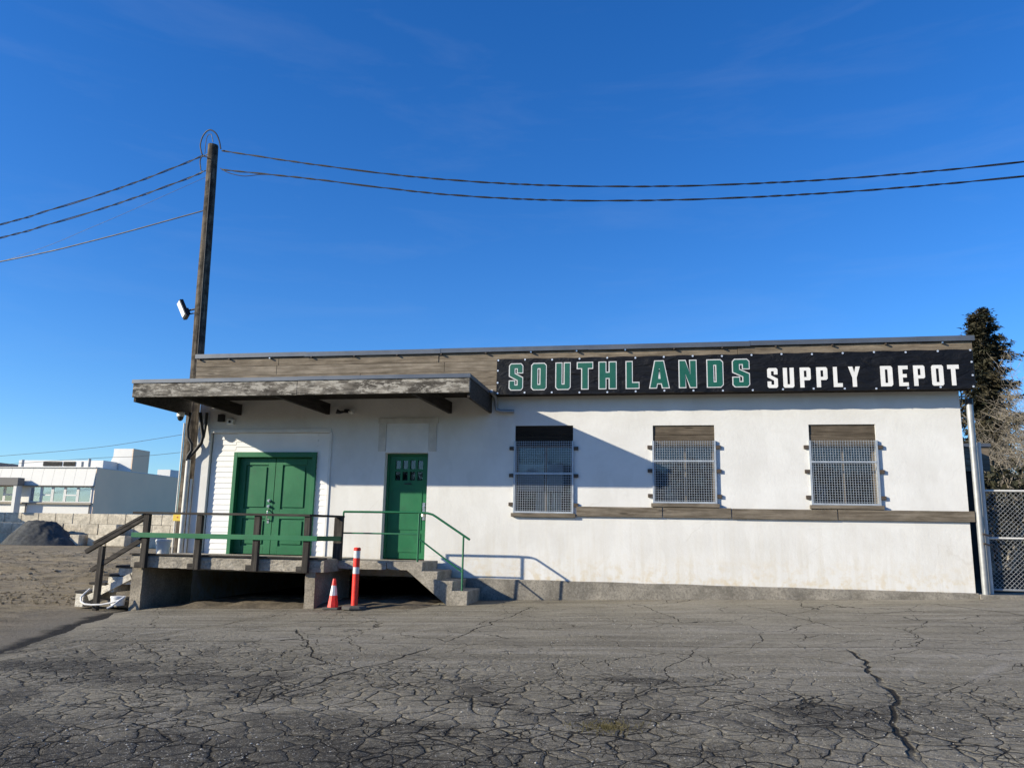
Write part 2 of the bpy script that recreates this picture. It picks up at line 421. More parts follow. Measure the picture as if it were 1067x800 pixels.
M['hose'] = m_flat('white_hose', (.74,.73,.70), .5)
M['lamp_glass'] = m_flat('lamp_lens', (.85,.85,.83), .25)
M['cable'] = m_flat('cable_black', (.012,.012,.013), .6)
M['wire'] = m_flat('overhead_wire', (.016,.016,.017), .55)
M['asphalt'] = m_asphalt()
M['dirt'] = m_dirt()
M['loose_soil'] = m_dirt(False)
M['dock_soil'] = m_concrete('dock_soil', (.135,.112,.080), .5, 1.0, .35)
M['bark'] = m_flat('bare_bark', (.25,.215,.165), .95, 0, .25, 6, .4)
M['conifer_bark'] = m_flat('conifer_bark', (.06,.045,.035), .95, 0, .25, 6, .4)
def m_leaf(name, a, b, sc=1.2):
    t = NT(name); n = t.noise(t.pos, sc, 4, .6)
    t.color(t.ramp(n, [(.3, a), (.7, b)])).set(.8, 0, .2); return t.m
M['needles'] = m_leaf('conifer_needles', (.015,.021,.012), (.070,.057,.034))
M['hedge'] = m_leaf('hedge_leaf', (.012,.016,.010), (.045,.042,.024))
M['weed'] = m_leaf('weed_leaf', (.06,.055,.022), (.13,.11,.05), 20)
M['pebble'] = m_flat('pebbles', (.36,.34,.30), .9, 0, .3, 9)

# ------------------------------------------------------------------ ground
def sm(a, b, x):
    t = max(0., min(1., (x-a)/(b-a))); return t*t*(3-2*t)
def gh(x, y):
    X = max(-11., min(8., x)); Y = max(-22., min(0., y))
    k = sm(-15, -8, x)
    return (.38 + .035*X) * (1 if x > -11 else 1) + .015*Y*k + (0.005 if x < -11 else 0)
def frange(a, b, s):
    n = max(1, int(round((b-a)/s))); return [a+(b-a)*i/n for i in range(n)]
def edge_x(y):
    (ax, ay), (bx, by) = EDGE
    if y > ay: return ax + .12*mnoise.noise(Vector((y*2.1, 0, 4)))
    x = ax + (y-ay)*(bx-ax)/(by-ay)
    return x + .16*mnoise.noise(Vector((y*1.1, 3, 0))) + .06*mnoise.noise(Vector((y*4.7, 1, 0))) + .03*mnoise.noise(Vector((y*13., 1, 7)))

def grid_sheet(name, mat, xs_of, ys, zf, label_kind='structure'):
    mb = MB(); n = None
    for y in ys:
        xs = xs_of(y); n = len(xs)
        for x in xs: mb.v.append((x, y, zf(x, y)))
    for j in range(len(ys)-1):
        for i in range(n-1):
            a = j*n+i; mb.f.append((a, a+1, a+n+1, a+n))
    o = mb.build(name, mat, smooth=True); o['kind'] = label_kind
    return o
xs = frange(-900, -120, 130) + frange(-120, -46, 6) + frange(-46, -9.4, .2) + frange(-9.4, 20, 1.6) + frange(20, 100, 16) + frange(100, 900, 160) + [900]
ys = frange(-300, -40, 65) + frange(-40, -9, 2) + frange(-9, 34, .2) + frange(34, 60, 1.5) + frange(60, 150, 15) + frange(150, 1500, 220) + [1500]
def dirt_z(x, y):
    z = gh(x, y) - .045
    k = sm(-9.6, -12.5, x) * sm(-44, -38, x) * sm(0.5, 5, y) * sm(36, 24, y)
    if k > 0:
        r = mnoise.fractal(Vector((x*.16+1.2*mnoise.noise(Vector((x*.1, y*.1, 2))), y*.75, 0)), .8, 2.1, 5)
        z += k * (.13*r + .11*max(0, mnoise.noise(Vector((x*1.5, y*1.5, 5)))-.1) + .06*max(0, mnoise.noise(Vector((x*3.3, y*3.3, 1)))) + .07*math.sin(x*.35+y*1.9+2*mnoise.noise(Vector((x*.12, y*.12, 0))))*sm(-.2,.5,mnoise.noise(Vector((x*.15, y*.3, 9)))))
    k2 = sm(-10.4, -12, x) * (1-k)*sm(30, -2, y)
    if k2 > 0: z += .02*k2*mnoise.noise(Vector((x*1.3, y*1.3, 8)))
    return z
dirt = grid_sheet('dirt_yard', M['dirt'], lambda y: xs, ys, dirt_z)
ays = frange(-24, -14, .6) + frange(-14, 1.6, .11) + [1.6]
def axs(y):
    e = edge_x(y); n = 190
    return [e + (22-e)*((i/(n-1))**1.25) for i in range(n)]
def asph_z(x, y):
    z = gh(x, y) + .012*mnoise.fractal(Vector((x*.6, y*.6, 3)), .9, 2, 3) + .004*mnoise.noise(Vector((x*3.1, y*3.1, 9)))
    d = x - edge_x(y)
    if d < .5: z -= .03*(1-sm(0, .5, d))
    return z
asph = grid_sheet('asphalt_lot', M['asphalt'], axs, ays, asph_z)
# loose soil washed in under the dock
def soil_x(y): return [-9.8 + (5.75)*i/70 for i in range(71)]
def soil_z(x, y):
    e = sm(-1.95, -1.4, y) * sm(-9.8, -9.2, x) * sm(-4.05, -4.8, x)
    return gh(x, y) - .02 + e*(.075 + .05*mnoise.fractal(Vector((x*2.2, y*2.2, 0)), .8, 2, 4))
soil = grid_sheet('soil', M['dock_soil'], soil_x, frange(-1.95, 0, .08)+[0], soil_z)

# clods and stones churned up in the yard: one uncountable scatter
mb = MB()
for i in range(5200):
    y = -1.5 + 29*(rnd.random()**1.5); x = -10.9 - (4 + .62*(y+16))*rnd.random()**.9
    if mnoise.noise(Vector((x*.18, y*.8, 31))) < -.02 and rnd.random() < .85: continue
    s_ = rnd.uniform(.015, .05)*(1.0 if rnd.random() < .93 else 1.8)
    z = dirt_z(x, y)
    vs = [(x+s_*rnd.uniform(.6,1.5)*a, y+s_*rnd.uniform(.6,1.5)*b, z+s_*c*rnd.uniform(.6,1.1)) for a,b,c in ((1,0,.3),(0,1,.4),(-1,0,.3),(0,-1,.3),(.1,.1,1.),(0,0,-.4))]
    mb.add(vs, [(0,1,4),(1,2,4),(2,3,4),(3,0,4),(1,0,5),(2,1,5),(3,2,5),(0,3,5)])
o = mb.build('soil_clods', M['loose_soil']); tag(o, 'clods of brown soil scattered over the dirt yard', 'clods', None, 'stuff')

# pale pebbles lying loose on the asphalt: one uncountable scatter
mb = MB()
for i in range(16000):
    y = -11.6 + 10*(rnd.random()**2.2); x = rnd.uniform(-7.5, 7.0)
    q = mnoise.fractal(Vector((x*.7, y*.7, 20)), .8, 2, 3)
    if q < .18 and rnd.random() < .86: continue
    s = rnd.uniform(.003, .0075) if rnd.random() < .93 else rnd.uniform(.008, .014)
    z = asph_z(x, y)
    vs = [(x+s*rnd.uniform(.7,1.3)*a, y+s*rnd.uniform(.7,1.3)*b, z+s*c*.7) for a,b,c in ((1,0,.3),(0,1,.3),(-1,0,.3),(0,-1,.3),(0,0,1.),(0,0,-.2))]
    mb.add(vs, [(0,1,4),(1,2,4),(2,3,4),(3,0,4),(1,0,5),(2,1,5),(3,2,5),(0,3,5)])
o = mb.build('loose_pebbles', M['pebble']); tag(o, 'pale pebbles scattered over the cracked asphalt', 'pebbles', None, 'stuff')

# ------------------------------------------------------------------ the depot building
BX0, BX1, BZ = -10.12, 5.48, 5.2
E_ = .35                                       # how far the eave band stands out from the wall
bld = empty('depot_building', (-2.3, 0, 0), 'long low white stucco depot with green doors, barred windows and a timber canopy', 'building')
W1 = (-2.96, -1.77, 1.97, 3.74); W2 = (-.18, 1.01, 2.13, 3.73); W3 = (2.77, 3.97, 2.13, 3.73)
DD = (-9.80, -6.98, .70, 3.66)                 # recess filled with clapboard round the double door
ED = (-5.74, -4.80, .90, 3.18)
holes = [(*W1, .32), (*W2, .32), (*W3, .32), (*DD, .095), (*ED, .26)]
def wall_mesh(x0, x1, z0, z1, holes):
    mb = MB()
    xs_ = sorted({x0, x1, *[h[0] for h in holes], *[h[1] for h in holes]})
    zs_ = sorted({z0, z1, *[h[2] for h in holes], *[h[3] for h in holes]})
    idx = {}
    def vi(x, z):
        if (x, z) not in idx: idx[(x, z)] = len(mb.v); mb.v.append((x, 0, z))
        return idx[(x, z)]
    for a, b in zip(xs_, xs_[1:]):
        for c, d in zip(zs_, zs_[1:]):
            mx, mz = (a+b)/2, (c+d)/2
            if any(h[0] < mx < h[1] and h[2] < mz < h[3] for h in holes): continue
            mb.f.append((vi(a,c), vi(b,c), vi(b,d), vi(a,d)))
    for a, b, c, d, dep in holes:
        mb.quad((a,0,c), (a,0,d), (a,dep,d), (a,dep,c)); mb.quad((b,0,c), (b,dep,c), (b,dep,d), (b,0,d))
        mb.quad((a,0,d), (b,0,d), (b,dep,d), (a,dep,d)); mb.quad((a,0,c), (a,dep,c), (b,dep,c), (b,0,c))
    zb = -.3
    mb.quad((x0,0,zb), (x0,0,z1), (x0,9,z1), (x0,9,zb)); mb.quad((x1,0,zb), (x1,9,zb), (x1,9,z1), (x1,0,z1))
    mb.quad((x0,9,zb), (x0,9,z1), (x1,9,z1), (x1,9,zb))
    return mb
wm = wall_mesh(BX0, BX1, .66, BZ, holes)
wall = wm.build('wall', M['stucco'], bld)
MB().box(BX0-.02, BX1+.25, -E_+.05, 9.2, BZ+.06, BZ+.085).build('roof', M['flash'], bld)
# foundation strip, slightly uneven top
mb = MB(); n = 60
for i in range(n+1):
    x = -4.3 + (BX1+.03+4.3)*i/n
    zt = .672 + .010*mnoise.noise(Vector((x*1.5, 0, 0))) + .02*sm(4.2, 5.5, x)*mnoise.noise(Vector((x*6, 0, 0)))
    yo = -.05 + .012*mnoise.noise(Vector((x*2.5, 7, 0)))
    zb = gh(x, 0) - .15
    for y, z in ((yo-.02, zb), (yo, zt-.012), (yo+.015, zt), (.02, zt)): mb.v.append((x, y, z))
for i in range(n):
    for k in range(3):
        a = i*4+k; mb.f.append((a, a+1, a+5, a+4))
mb.build('foundation', M['found'], bld, smooth=False)
MB().box(BX0+.02, BX1-.02, .33, 8.9, .70, .78).build('floor_slab', M['dark'], bld)
# eave band: boards behind the banner and above the canopy
zs_b = [(4.335, 4.53), (4.534, 4.83), (4.834, 5.03), (5.034, 5.215)]
bx0, bx1 = -10.09, 5.66
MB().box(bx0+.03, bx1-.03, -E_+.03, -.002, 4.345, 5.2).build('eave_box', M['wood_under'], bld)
for k, (a, b) in enumerate(zs_b):
    cuts = sorted([bx0] + [rnd.uniform(bx0+1.6+3.9*i, bx0+4.4+3.9*i) for i in range(3)] + [bx1])
    mb = MB()
    for i, (p, q) in enumerate(zip(cuts, cuts[1:])):
        y = -E_ + rnd.uniform(-.004, .010)
        mb.box(p+.003, q-.003, y, -E_+.03, a, b)
    mb.build('eave_board', M['wood_siding'] if k % 2 else M['wood_siding2'], bld, bevel=.004)
# metal edge of the roof in lapped lengths
fl = MB()
cuts = [bx0-.02, -7.5, -4.5, -1.4, 1.7, 4.7, bx1+.03]
for i, (p, q) in enumerate(zip(cuts, cuts[1:])):
    dz = rnd.uniform(-.008, .008); e = .012 if i % 2 else 0
    fl.box(p-(.02 if i else 0), q, -E_-.05-e*.4, -E_-.035+.02, 5.222+dz-e*.3, 5.315+dz)
    fl.box(p-(.02 if i else 0), q, -E_-.028, .4, 5.300+dz, 5.314+dz)
fl.build('roof_flashing', M['flash'], bld)
for x in (-10.0,-9.29,-8.33,-7.37,-6.4,-5.45,-4.49,-3.54,-2.6,-1.67,-.7,.25,1.17,2.17,3.2,4.15,5.13):
    MB().box(x-.006, x+.020, -E_-.065, -E_+.0, 5.178, 5.205).build('flashing_clip', M['rust'] if rnd.random() < .7 else M['steel'], bld)

# canopy over the dock
CX0, CX1, CY = -10.38, -3.46, -2.0
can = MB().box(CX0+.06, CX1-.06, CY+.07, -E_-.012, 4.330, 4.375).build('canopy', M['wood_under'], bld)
fb = MB(); fb.box(CX0, -6.86, CY, CY+.06, 4.085, 4.37); fb.box(-6.855, CX1, CY-.004, CY+.056, 4.09, 4.37)
fb.build('fascia_board', M['wood_fascia'], can, bevel=.008)
for x, nm in ((CX0, 'end_board'), (CX1-.055, 'end_board')):
    MB().prism([(x, 4.0), (x+.055, 4.0), (x+.055, 4.37), (x, 4.37)], CY+.062, -.02).add([], []).build(nm, M['wood_dark'] if nm else None, can, bevel=.006)
for x0, x1, xa in ((-9.30, -9.13, 0), (-7.28, -7.06, 0), (-4.50, -4.35, 0)):
    jb = MB(); a = x0-.05; b = x1-.05
    jb.beam((a, CY+.06, 4.19), (b+.05, -.02, 4.12), .075, .24)
    jb.build('canopy_joist', M['joist'], can, bevel=.004)
for k in range(9):
    y = CY + .10 + k*.19
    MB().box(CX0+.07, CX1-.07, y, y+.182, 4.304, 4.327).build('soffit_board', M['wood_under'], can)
cf = MB(); cf.box(CX0-.02, -6.84, CY-.02, CY-.006, 4.365, 4.437); cf.box(-6.85, CX1+.015, CY-.024, CY-.010, 4.368, 4.44)
cf.box(CX0-.02, CX1+.015, CY-.004, -E_-.01, 4.425, 4.435)
cf.box(CX1+.002, CX1+.015, CY-.004, -.37, 4.36, 4.425); cf.box(CX0-.02, CX0-.004, CY-.004, -.02, 4.365, 4.425)
cf.build('canopy_flashing', M['flash'], can)
MB().tube([(-3.40,-.40,4.40),(-3.36,-.16,4.30),(-3.36,-.10,4.17),(-3.34,-.10,4.06),(-3.26,-.10,4.03),(-2.98,-.10,4.02)], .038, 8).build('downspout', M['galv'], bld, smooth=True)

# ledge board along the wall
for p, q, dz in ((-1.69, -.02, 0), (.0, 1.28, .004), (1.30, 3.2, -.004), (3.22, 5.56, .002)):
    MB().box(p, q, -.055, -.002, 1.925+dz, 2.115+dz).build('ledge_board', M['wood_ledge'], bld, bevel=.005)

# clapboard infill round the double door
FD = (-9.22, -7.30, 3.20)                      # frame outer left, right, top
def clap(x0, x1, z0, z1):
    mb = MB(); z = z0
    while z < z1-.01:
        zt = min(z+.118, z1)
        mb.add([(x0,.076,z),(x1,.076,z),(x1,.088,zt),(x0,.088,zt),(x0,.094,z),(x1,.094,z),(x1,.094,zt),(x0,.094,zt)],
               [(0,1,2,3),(4,7,6,5),(0,4,5,1),(2,6,7,3),(1,5,6,2),(0,3,7,4)])
        z += .118
    return mb
cl = clap(-9.78, FD[0], 1.0, 3.62)
c2 = clap(FD[1], -7.0, 1.0, 3.62); cl.add(c2.v, c2.f)
c3 = clap(FD[0]+.002, FD[1]-.002, FD[2]+.0, 3.62); cl.add(c3.v, c3.f)
cl.build('clapboard_panel', M['siding'], bld)
tr = MB(); tr.box(-9.80, -6.975, -.022, .09, 3.622, 3.70); tr.box(-7.0, -6.945, -.022, .09, 1.0, 3.618)
tr.build('clapboard_trim', M['trim_white'], bld, bevel=.004)
MB().box(-7.14, -6.985, .055, .0675, 1.42, 1.60).build('wall_plate', M['siding'], bld, bevel=.003)
# double door
dd = MB()
dd.box(FD[0], FD[0]+.085, .02, .30, 1.0, FD[2]); dd.box(FD[1]-.085, FD[1], .02, .30, 1.0, FD[2])
dd.box(FD[0]+.0855, FD[1]-.0855, .021, .30, FD[2]-.11, FD[2])
ddf = dd.build('double_door', M['green'], bld, bevel=.005)
xl, xr = FD[0]+.088, FD[1]-.088; xm = (xl+xr)/2 - .02
def panelled_leaf(x0, x1, z0, z1, panels, y):
    mb = MB(); st = .16
    mb.box(x0, x1, y+.026, y+.06, z0, z1)
    mb.box(x0, x0+st, y, y+.025, z0, z1); mb.box(x1-st, x1, y, y+.025, z0, z1)
    zc = [z0] + [v for p in panels for v in p] + [z1]
    for a, b in zip(zc[::2], zc[1::2]): mb.box(x0+st+.0005, x1-st-.0005, y, y+.025, a, b)
    for a, b in panels:
        i = .045
        mb.box(x0+st+i, x1-st-i, y+.004, y+.0255, a+i, b-i)
    return mb
for a, b in ((xl, xm-.006), (xm+.006, xr)):
    lf = panelled_leaf(a, b, 1.03, FD[2]-.115, [(1.20, 1.78), (1.98, 2.93)], .155).build('door_leaf', M['green'], ddf, bevel=.004)
hw = MB(); hx = xm-.09
for z in (2.16, 2.04):
    hw = MB(); hw.tube([(hx,.154,z),(hx,.135,z)], .034, 12); hw.tube([(hx,.136,z),(hx,.095,z)], .026, 12); hw.build('door_lock', M['steel'], ddf, smooth=True)
hw = MB()
hw.tube([(hx,.15,1.97),(hx,.10,1.94),(hx,.095,1.85),(hx,.10,1.76),(hx,.15,1.74)], .013, 8); hw.box(hx-.025, hx+.025, .148, .154, 1.68, 1.77)
hw.build('door_handle', M['steel'], ddf, smooth=True)
# single entry door with eight small lights
DY = .185
dr = MB()
dr.box(ED[0]+.002, ED[0]+.05, DY-.03, .255, 1.0, ED[3]-.002); dr.box(ED[1]-.05, ED[1]-.002, DY-.03, .255, 1.0, ED[3]-.002)
dr.box(ED[0]+.0505, ED[1]-.0505, DY-.03, .255, ED[3]-.05, ED[3]-.002)
drf = dr.build('entry_door', M['green'], bld, bevel=.004)
lx0, lx1, lz1 = ED[0]+.054, ED[1]-.054, ED[3]-.054
lights = []
cols = [-5.565+.163*k for k in range(4)]
rows = [(2.86, 3.04), (2.62, 2.80)]
mb = MB()
xs_ = sorted([lx0, lx1] + [v for c_ in cols for v in (c_, c_+.115)]); zs_ = sorted([1.01, lz1] + [v for r_ in rows for v in r_])
for a, b in zip(xs_, xs_[1:]):
    for c_, d in zip(zs_, zs_[1:]):
        mx, mz = (a+b)/2, (c_+d)/2
        if any(c0 < mx < c0+.115 for c0 in cols) and any(r0 < mz < r1 for r0, r1 in rows): continue
        mb.quad((a,DY,c_), (b,DY,c_), (b,DY,d), (a,DY,d))
for c0 in cols:
    for r0, r1 in rows:
        a, b = c0, c0+.115; y2 = DY+.035
        mb.quad((a,DY,r0),(a,DY,r1),(a,y2,r1),(a,y2,r0)); mb.quad((b,DY,r0),(b,y2,r0),(b,y2,r1),(b,DY,r1))
        mb.quad((a,DY,r1),(b,DY,r1),(b,y2,r1),(a,y2,r1)); mb.quad((a,DY,r0),(a,y2,r0),(b,y2,r0),(b,DY,r0))
mb.box(lx0+.10, lx1-.10, DY-.012, DY-.0005, 1.14, 1.52); mb.box(lx0+.10, lx1-.10, DY-.012, DY-.0005, 1.60, 2.43)
lf = mb.build('door_leaf', M['green'], drf)
for c0 in cols:
    for r0, r1 in rows: MB().box(c0-.004, c0+.119, DY+.036, DY+.042, r0-.004, r1+.004).build('door_pane', M['glass'], drf)
MB().box(lx0+.02, lx1-.02, DY+.06, DY+.07, 2.55, 3.08).build('door_blind', M['dark'], drf)
hw = MB(); hw.box(lx1-.075, lx1-.02, DY-.016, DY-.001, 1.80, 2.16); hw.tube([(lx1-.048,DY-.016,1.93),(lx1-.048,DY-.07,1.93),(lx1-.048,DY-.075,1.88)], .02, 10); hw.tube([(lx1-.048,DY-.016,2.08),(lx1-.048,DY-.04,2.08)], .024, 10)
hw.build('door_handle', M['steel'], drf)
MB().box(-5.34, -5.20, DY-.03, DY-.001, 2.535, 2.56).build('door_knocker', M['black_plastic'], drf)
# filled-in transom surround
lt = MB(); lt.box(-5.90, -5.735, -.018, .01, 3.21, 3.80); lt.box(-4.80, -4.63, -.018, .01, 3.21, 3.80); lt.box(-5.92, -4.60, -.022, .01, 3.802, 3.92)
lt.build('transom_surround', M['lintel'], bld, bevel=.004)
MB().box(-5.73, -4.805, -.008, .01, 3.20, 3.798).build('transom_panel', M['trim_white'], bld)

# windows: sash, pane, header boards, grille in a box frame, sill
def window(W, gz0, bar_z, sill_z, blinds, head):
    x0, x1, z0, z1 = W; Y = .17
    f = MB(); xm = (x0+x1)/2 + .02
    for a, b in ((x0+.001, x0+.05), (xm-.02, xm+.02), (x1-.05, x1-.001)): f.box(a, b, Y, Y+.05, z0+.001, 3.36)
    for a, b in ((x0+.0505, xm-.0205), (xm+.0205, x1-.0505)):
        f.box(a, b, Y+.002, Y+.048, z0+.001, z0+.05); f.box(a, b, Y+.002, Y+.048, 3.31, 3.36)
    fr = f.build('window', M['sash'], bld)
    MB().box(x0+.02, x1-.02, Y+.028, Y+.033, z0+.02, 3.34).build('pane', M['glass'], fr)
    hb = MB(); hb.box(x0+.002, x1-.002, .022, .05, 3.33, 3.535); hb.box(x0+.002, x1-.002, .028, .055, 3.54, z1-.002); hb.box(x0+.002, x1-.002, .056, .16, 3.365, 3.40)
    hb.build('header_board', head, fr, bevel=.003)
    gx0, gx1, gz1, gy = x0-.015, x1+.015, 3.42, -.045
    g = MB(); w = .035
    g.box(gx0, gx0+w, gy, -.002, gz0, gz1); g.box(gx1-w, gx1, gy, -.002, gz0, gz1)
    g.box(gx0+w+.001, gx1-w-.001, gy+.001, gy+.03, gz0+.001, gz0+w)
    g.box(gx0+w+.001, gx1-w-.001, gy-.004, gy+.02, bar_z-.016, bar_z+.016)
    nx = 25
    for i in range(nx):
        x = gx0+w + (gx1-gx0-2*w)*(i+.5)/nx
        g.box(x-.0029, x+.0029, gy+.005, gy+.0100, gz0+.02, gz1)
    nz = int((gz1-gz0-w)/.047)
    for i in range(nz):
        z = gz0+w + (gz1-gz0-w)*(i+.6)/nz
        g.box(gx0+w, gx1-w, gy+.0115, gy+.0175, z-.0029, z+.0029)
    g.build('grille', M['grille'], fr)
    for k in (.12, .52, .90):
        z = gz0+(gz1-gz0)*k
        for xa in (gx0-.095, gx1+.002):
            MB().box(xa, xa+.093, -.040, -.002, z-.040, z+.030).build('grille_bracket', M['rust'], fr, bevel=.006)
    MB().box(x0-.05, x1+.06, -.075, .1, sill_z, sill_z+.07).build('sill', M['wood_ledge'], fr, bevel=.005)
    for (a, b, c_, d, m) in blinds: MB().box(a, b, Y+.052, Y+.060, c_, d).build('blind', m, fr)
    MB().box(x0+.002, x1-.002, Y+.12, Y+.13, z0+.002, 3.42).build('blackout_board', M['dark'], fr)  # near-black sheet stands in for the unlit room behind the glass
B1 = [(-2.92,-2.39,2.42,2.97,M['panel_pale']), (-2.36,-2.0,2.42,2.97,M['panel_pale'])]
for a in (-2.55, -2.485, -2.42, -2.33, -2.21, -2.145, -2.08): B1.append((a, a+.052, 2.0, 2.40, M['cream']))
window(W1, 1.975, 2.76, 1.90, B1, M['wood_under'])  # darker header than the other windows: canopy shade put into the board colour
window(W2, 2.20, 3.02, 2.128, [(.02,.30,2.25,2.55,M['card'])], M['wood_header'])
window(W3, 2.20, 3.01, 2.128, [(2.9,3.1,2.2,2.6,M['card'])], M['wood_header'])

# ------------------------------------------------------------------ the vinyl banner
GL = {
 'O': ([(.12,0),(.88,0),(1,.07),(1,.93),(.88,1),(.12,1),(0,.93),(0,.07)], [[(.38,.17),(.38,.83),(.62,.83),(.62,.17)]]),
 'D': ([(0,0),(.86,0),(1,.08),(1,.92),(.86,1),(0,1)], [[(.38,.17),(.38,.83),(.60,.83),(.60,.17)]]),
 'U': ([(.12,0),(.88,0),(1,.07),(1,1),(.62,1),(.62,.17),(.38,.17),(.38,1),(0,1),(0,.07)], []),
 'S': (list(reversed([(.12,1),(.88,1),(1,.93),(1,.67),(.64,.67),(.64,.84),(.37,.84),(.37,.63),(1,.46),(1,.07),(.88,0),(.12,0),(0,.07),(0,.33),(.37,.33),(.37,.16),(.64,.16),(.64,.37),(0,.54),(0,.93)])), []),
 'T': ([(.31,0),(.69,0),(.69,.8),(1,.8),(1,1),(0,1),(0,.8),(.31,.8)], []),
 'H': ([(0,0),(.37,0),(.37,.40),(.63,.40),(.63,0),(1,0),(1,1),(.63,1),(.63,.60),(.37,.60),(.37,1),(0,1)], []),
 'L': ([(0,0),(1,0),(1,.19),(.44,.19),(.44,1),(0,1)], []),
 'A': ([(0,0),(.32,0),(.37,.16),(.63,.16),(.68,0),(1,0),(.72,1),(.28,1)], [[(.43,.33),(.48,.72),(.52,.72),(.57,.33)]]),
 'N': ([(0,0),(.34,0),(.34,.52),(.66,0),(1,0),(1,1),(.66,1),(.66,.46),(.34,1),(0,1)], []),
 'P': ([(0,0),(.38,0),(.38,.36),(.88,.36),(1,.43),(1,.93),(.88,1),(0,1)], [[(.38,.52),(.38,.84),(.62,.84),(.62,.52)]]),
 'Y': ([(.32,0),(.68,0),(.68,.45),(1,1),(.63,1),(.5,.70),(.37,1),(0,1),(.32,.45)], []),
 'E': ([(0,0),(1,0),(1,.18),(.42,.18),(.42,.42),(.85,.42),(.85,.59),(.42,.59),(.42,.82),(1,.82),(1,1),(0,1)], []),
}
def offs(poly, d):      # ccw polygons grow, cw polygons shrink
    out = []; n = len(poly)
    for i in range(n):
        p0, p1, p2 = Vector(poly[i-1]), Vector(poly[i]), Vector(poly[(i+1) % n])
        e1 = (p1-p0).normalized(); e2 = (p2-p1).normalized()
        n1 = Vector((e1.y, -e1.x)); n2 = Vector((e2.y, -e2.x))
        b = (n1+n2); k = max(.45, 1+n1.dot(n2))
        out.append(tuple(p1 + b*(d/k)))
    return out
def glyph(mb, ch, x0, x1, z0, z1, y, grow=0, thick=.004):
    outer, hs = GL[ch]
    polys = [[(x0+(x1-x0)*u, z0+(z1-z0)*v) for u, v in p] for p in [outer]+hs]
    if grow: polys = [offs(p, grow) for p in polys]
    tri = tessellate_polygon([[Vector((a, b, 0)) for a, b in p] for p in polys])
    flat = [q for p in polys for q in p]
    n = len(flat)
    mb.add([(a, y, b) for a, b in flat], [tuple(t) for t in tri])
    s = 0
    for p in polys:
        m = len(p)
        vs = [(a, y, b) for a, b in p] + [(a, y+thick, b) for a, b in p]
        mb.add(vs, [(i, (i+1) % m, (i+1) % m+m, i+m) for i in range(m)]); s += m
BY = -E_-.030
ban = empty('sign_banner', (1.16, BY, 4.325), 'long black vinyl banner with green and white lettering along the eave', 'sign')
b0, b1, bz0, bz1 = -3.30, 5.635, 4.325, 5.06
mb = MB(); nx, nz = 180, 16
for j in range(nz+1):
    for i in range(nx+1):
        x = b0+(b1-b0)*i/nx; z = bz0+(bz1-bz0)*j/nz
        sag = (.006*math.sin(x*7.3)+.004*math.sin(x*17)) * (1-abs(2*j/nz-1)) * 0
        ez = .006*math.sin(x*2*math.pi/.55)*(1 if j in (0,) else 0) - .006*math.sin(x*2*math.pi/.6)*(1 if j == nz else 0)
        mb.v.append((x, BY + .003*mnoise.noise(Vector((x*1.7, z*3, 2))), z+ez))
for j in range(nz):
    for i in range(nx):
        a = j*(nx+1)+i; mb.f.append((a, a+1, a+nx+2, a+nx+1))
mb.box(b0, b1, BY+.006, BY+.0285, bz0+.008, bz1-.008)
mb.build('banner_sheet', M['vinyl'], ban, smooth=True)
so = [(-3.046,-2.749),(-2.588,-2.268),(-2.093,-1.782),(-1.661,-1.332),(-1.228,-.866),(-.692,-.421),(-.233,.161),(.336,.684),(.868,1.187),(1.349,1.679)]
su = [(2.0,2.19),(2.289,2.487),(2.595,2.791),(2.893,3.093),(3.195,3.356),(3.466,3.676),(4.03,4.242),(4.346,4.511),(4.605,4.8),(4.915,5.118),(5.189,5.386)]
for ch, (a, b) in zip('SOUTHLANDS', so):
    g = .020
    o1 = MB(); glyph(o1, ch, a+g, b-g, 4.405+g, 4.968-g, BY-.006, g)
    oo = o1.build('letter', M['letter_out'], ban)
    o2 = MB(); glyph(o2, ch, a+g, b-g, 4.405+g, 4.968-g, BY-.0095, 0)
    o2.build('letter_face', M['letter_green'], oo)
for ch, (a, b) in zip('SUPPLYDEPOT', su):
    o1 = MB(); glyph(o1, ch, a, b, 4.385, 4.772, BY-.006, 0); o1.build('letter', M['letter_white'], ban)
def grom(x, z): MB().tube([(x, BY-.004, z), (x, BY-.010, z)], .019, 10).build('grommet', M['grommet'], ban)
for i in range(17):
    grom(b0+.03+(b1-b0-.06)*i/16, bz1-.025 + .008*math.sin(i*2.1)); grom(b0+.03+(b1-b0-.06)*i/16, bz0+.028 + .008*math.sin(i*1.3))
for z in (4.57, 4.82): grom(b0+.025, z); grom(b1-.025, z)

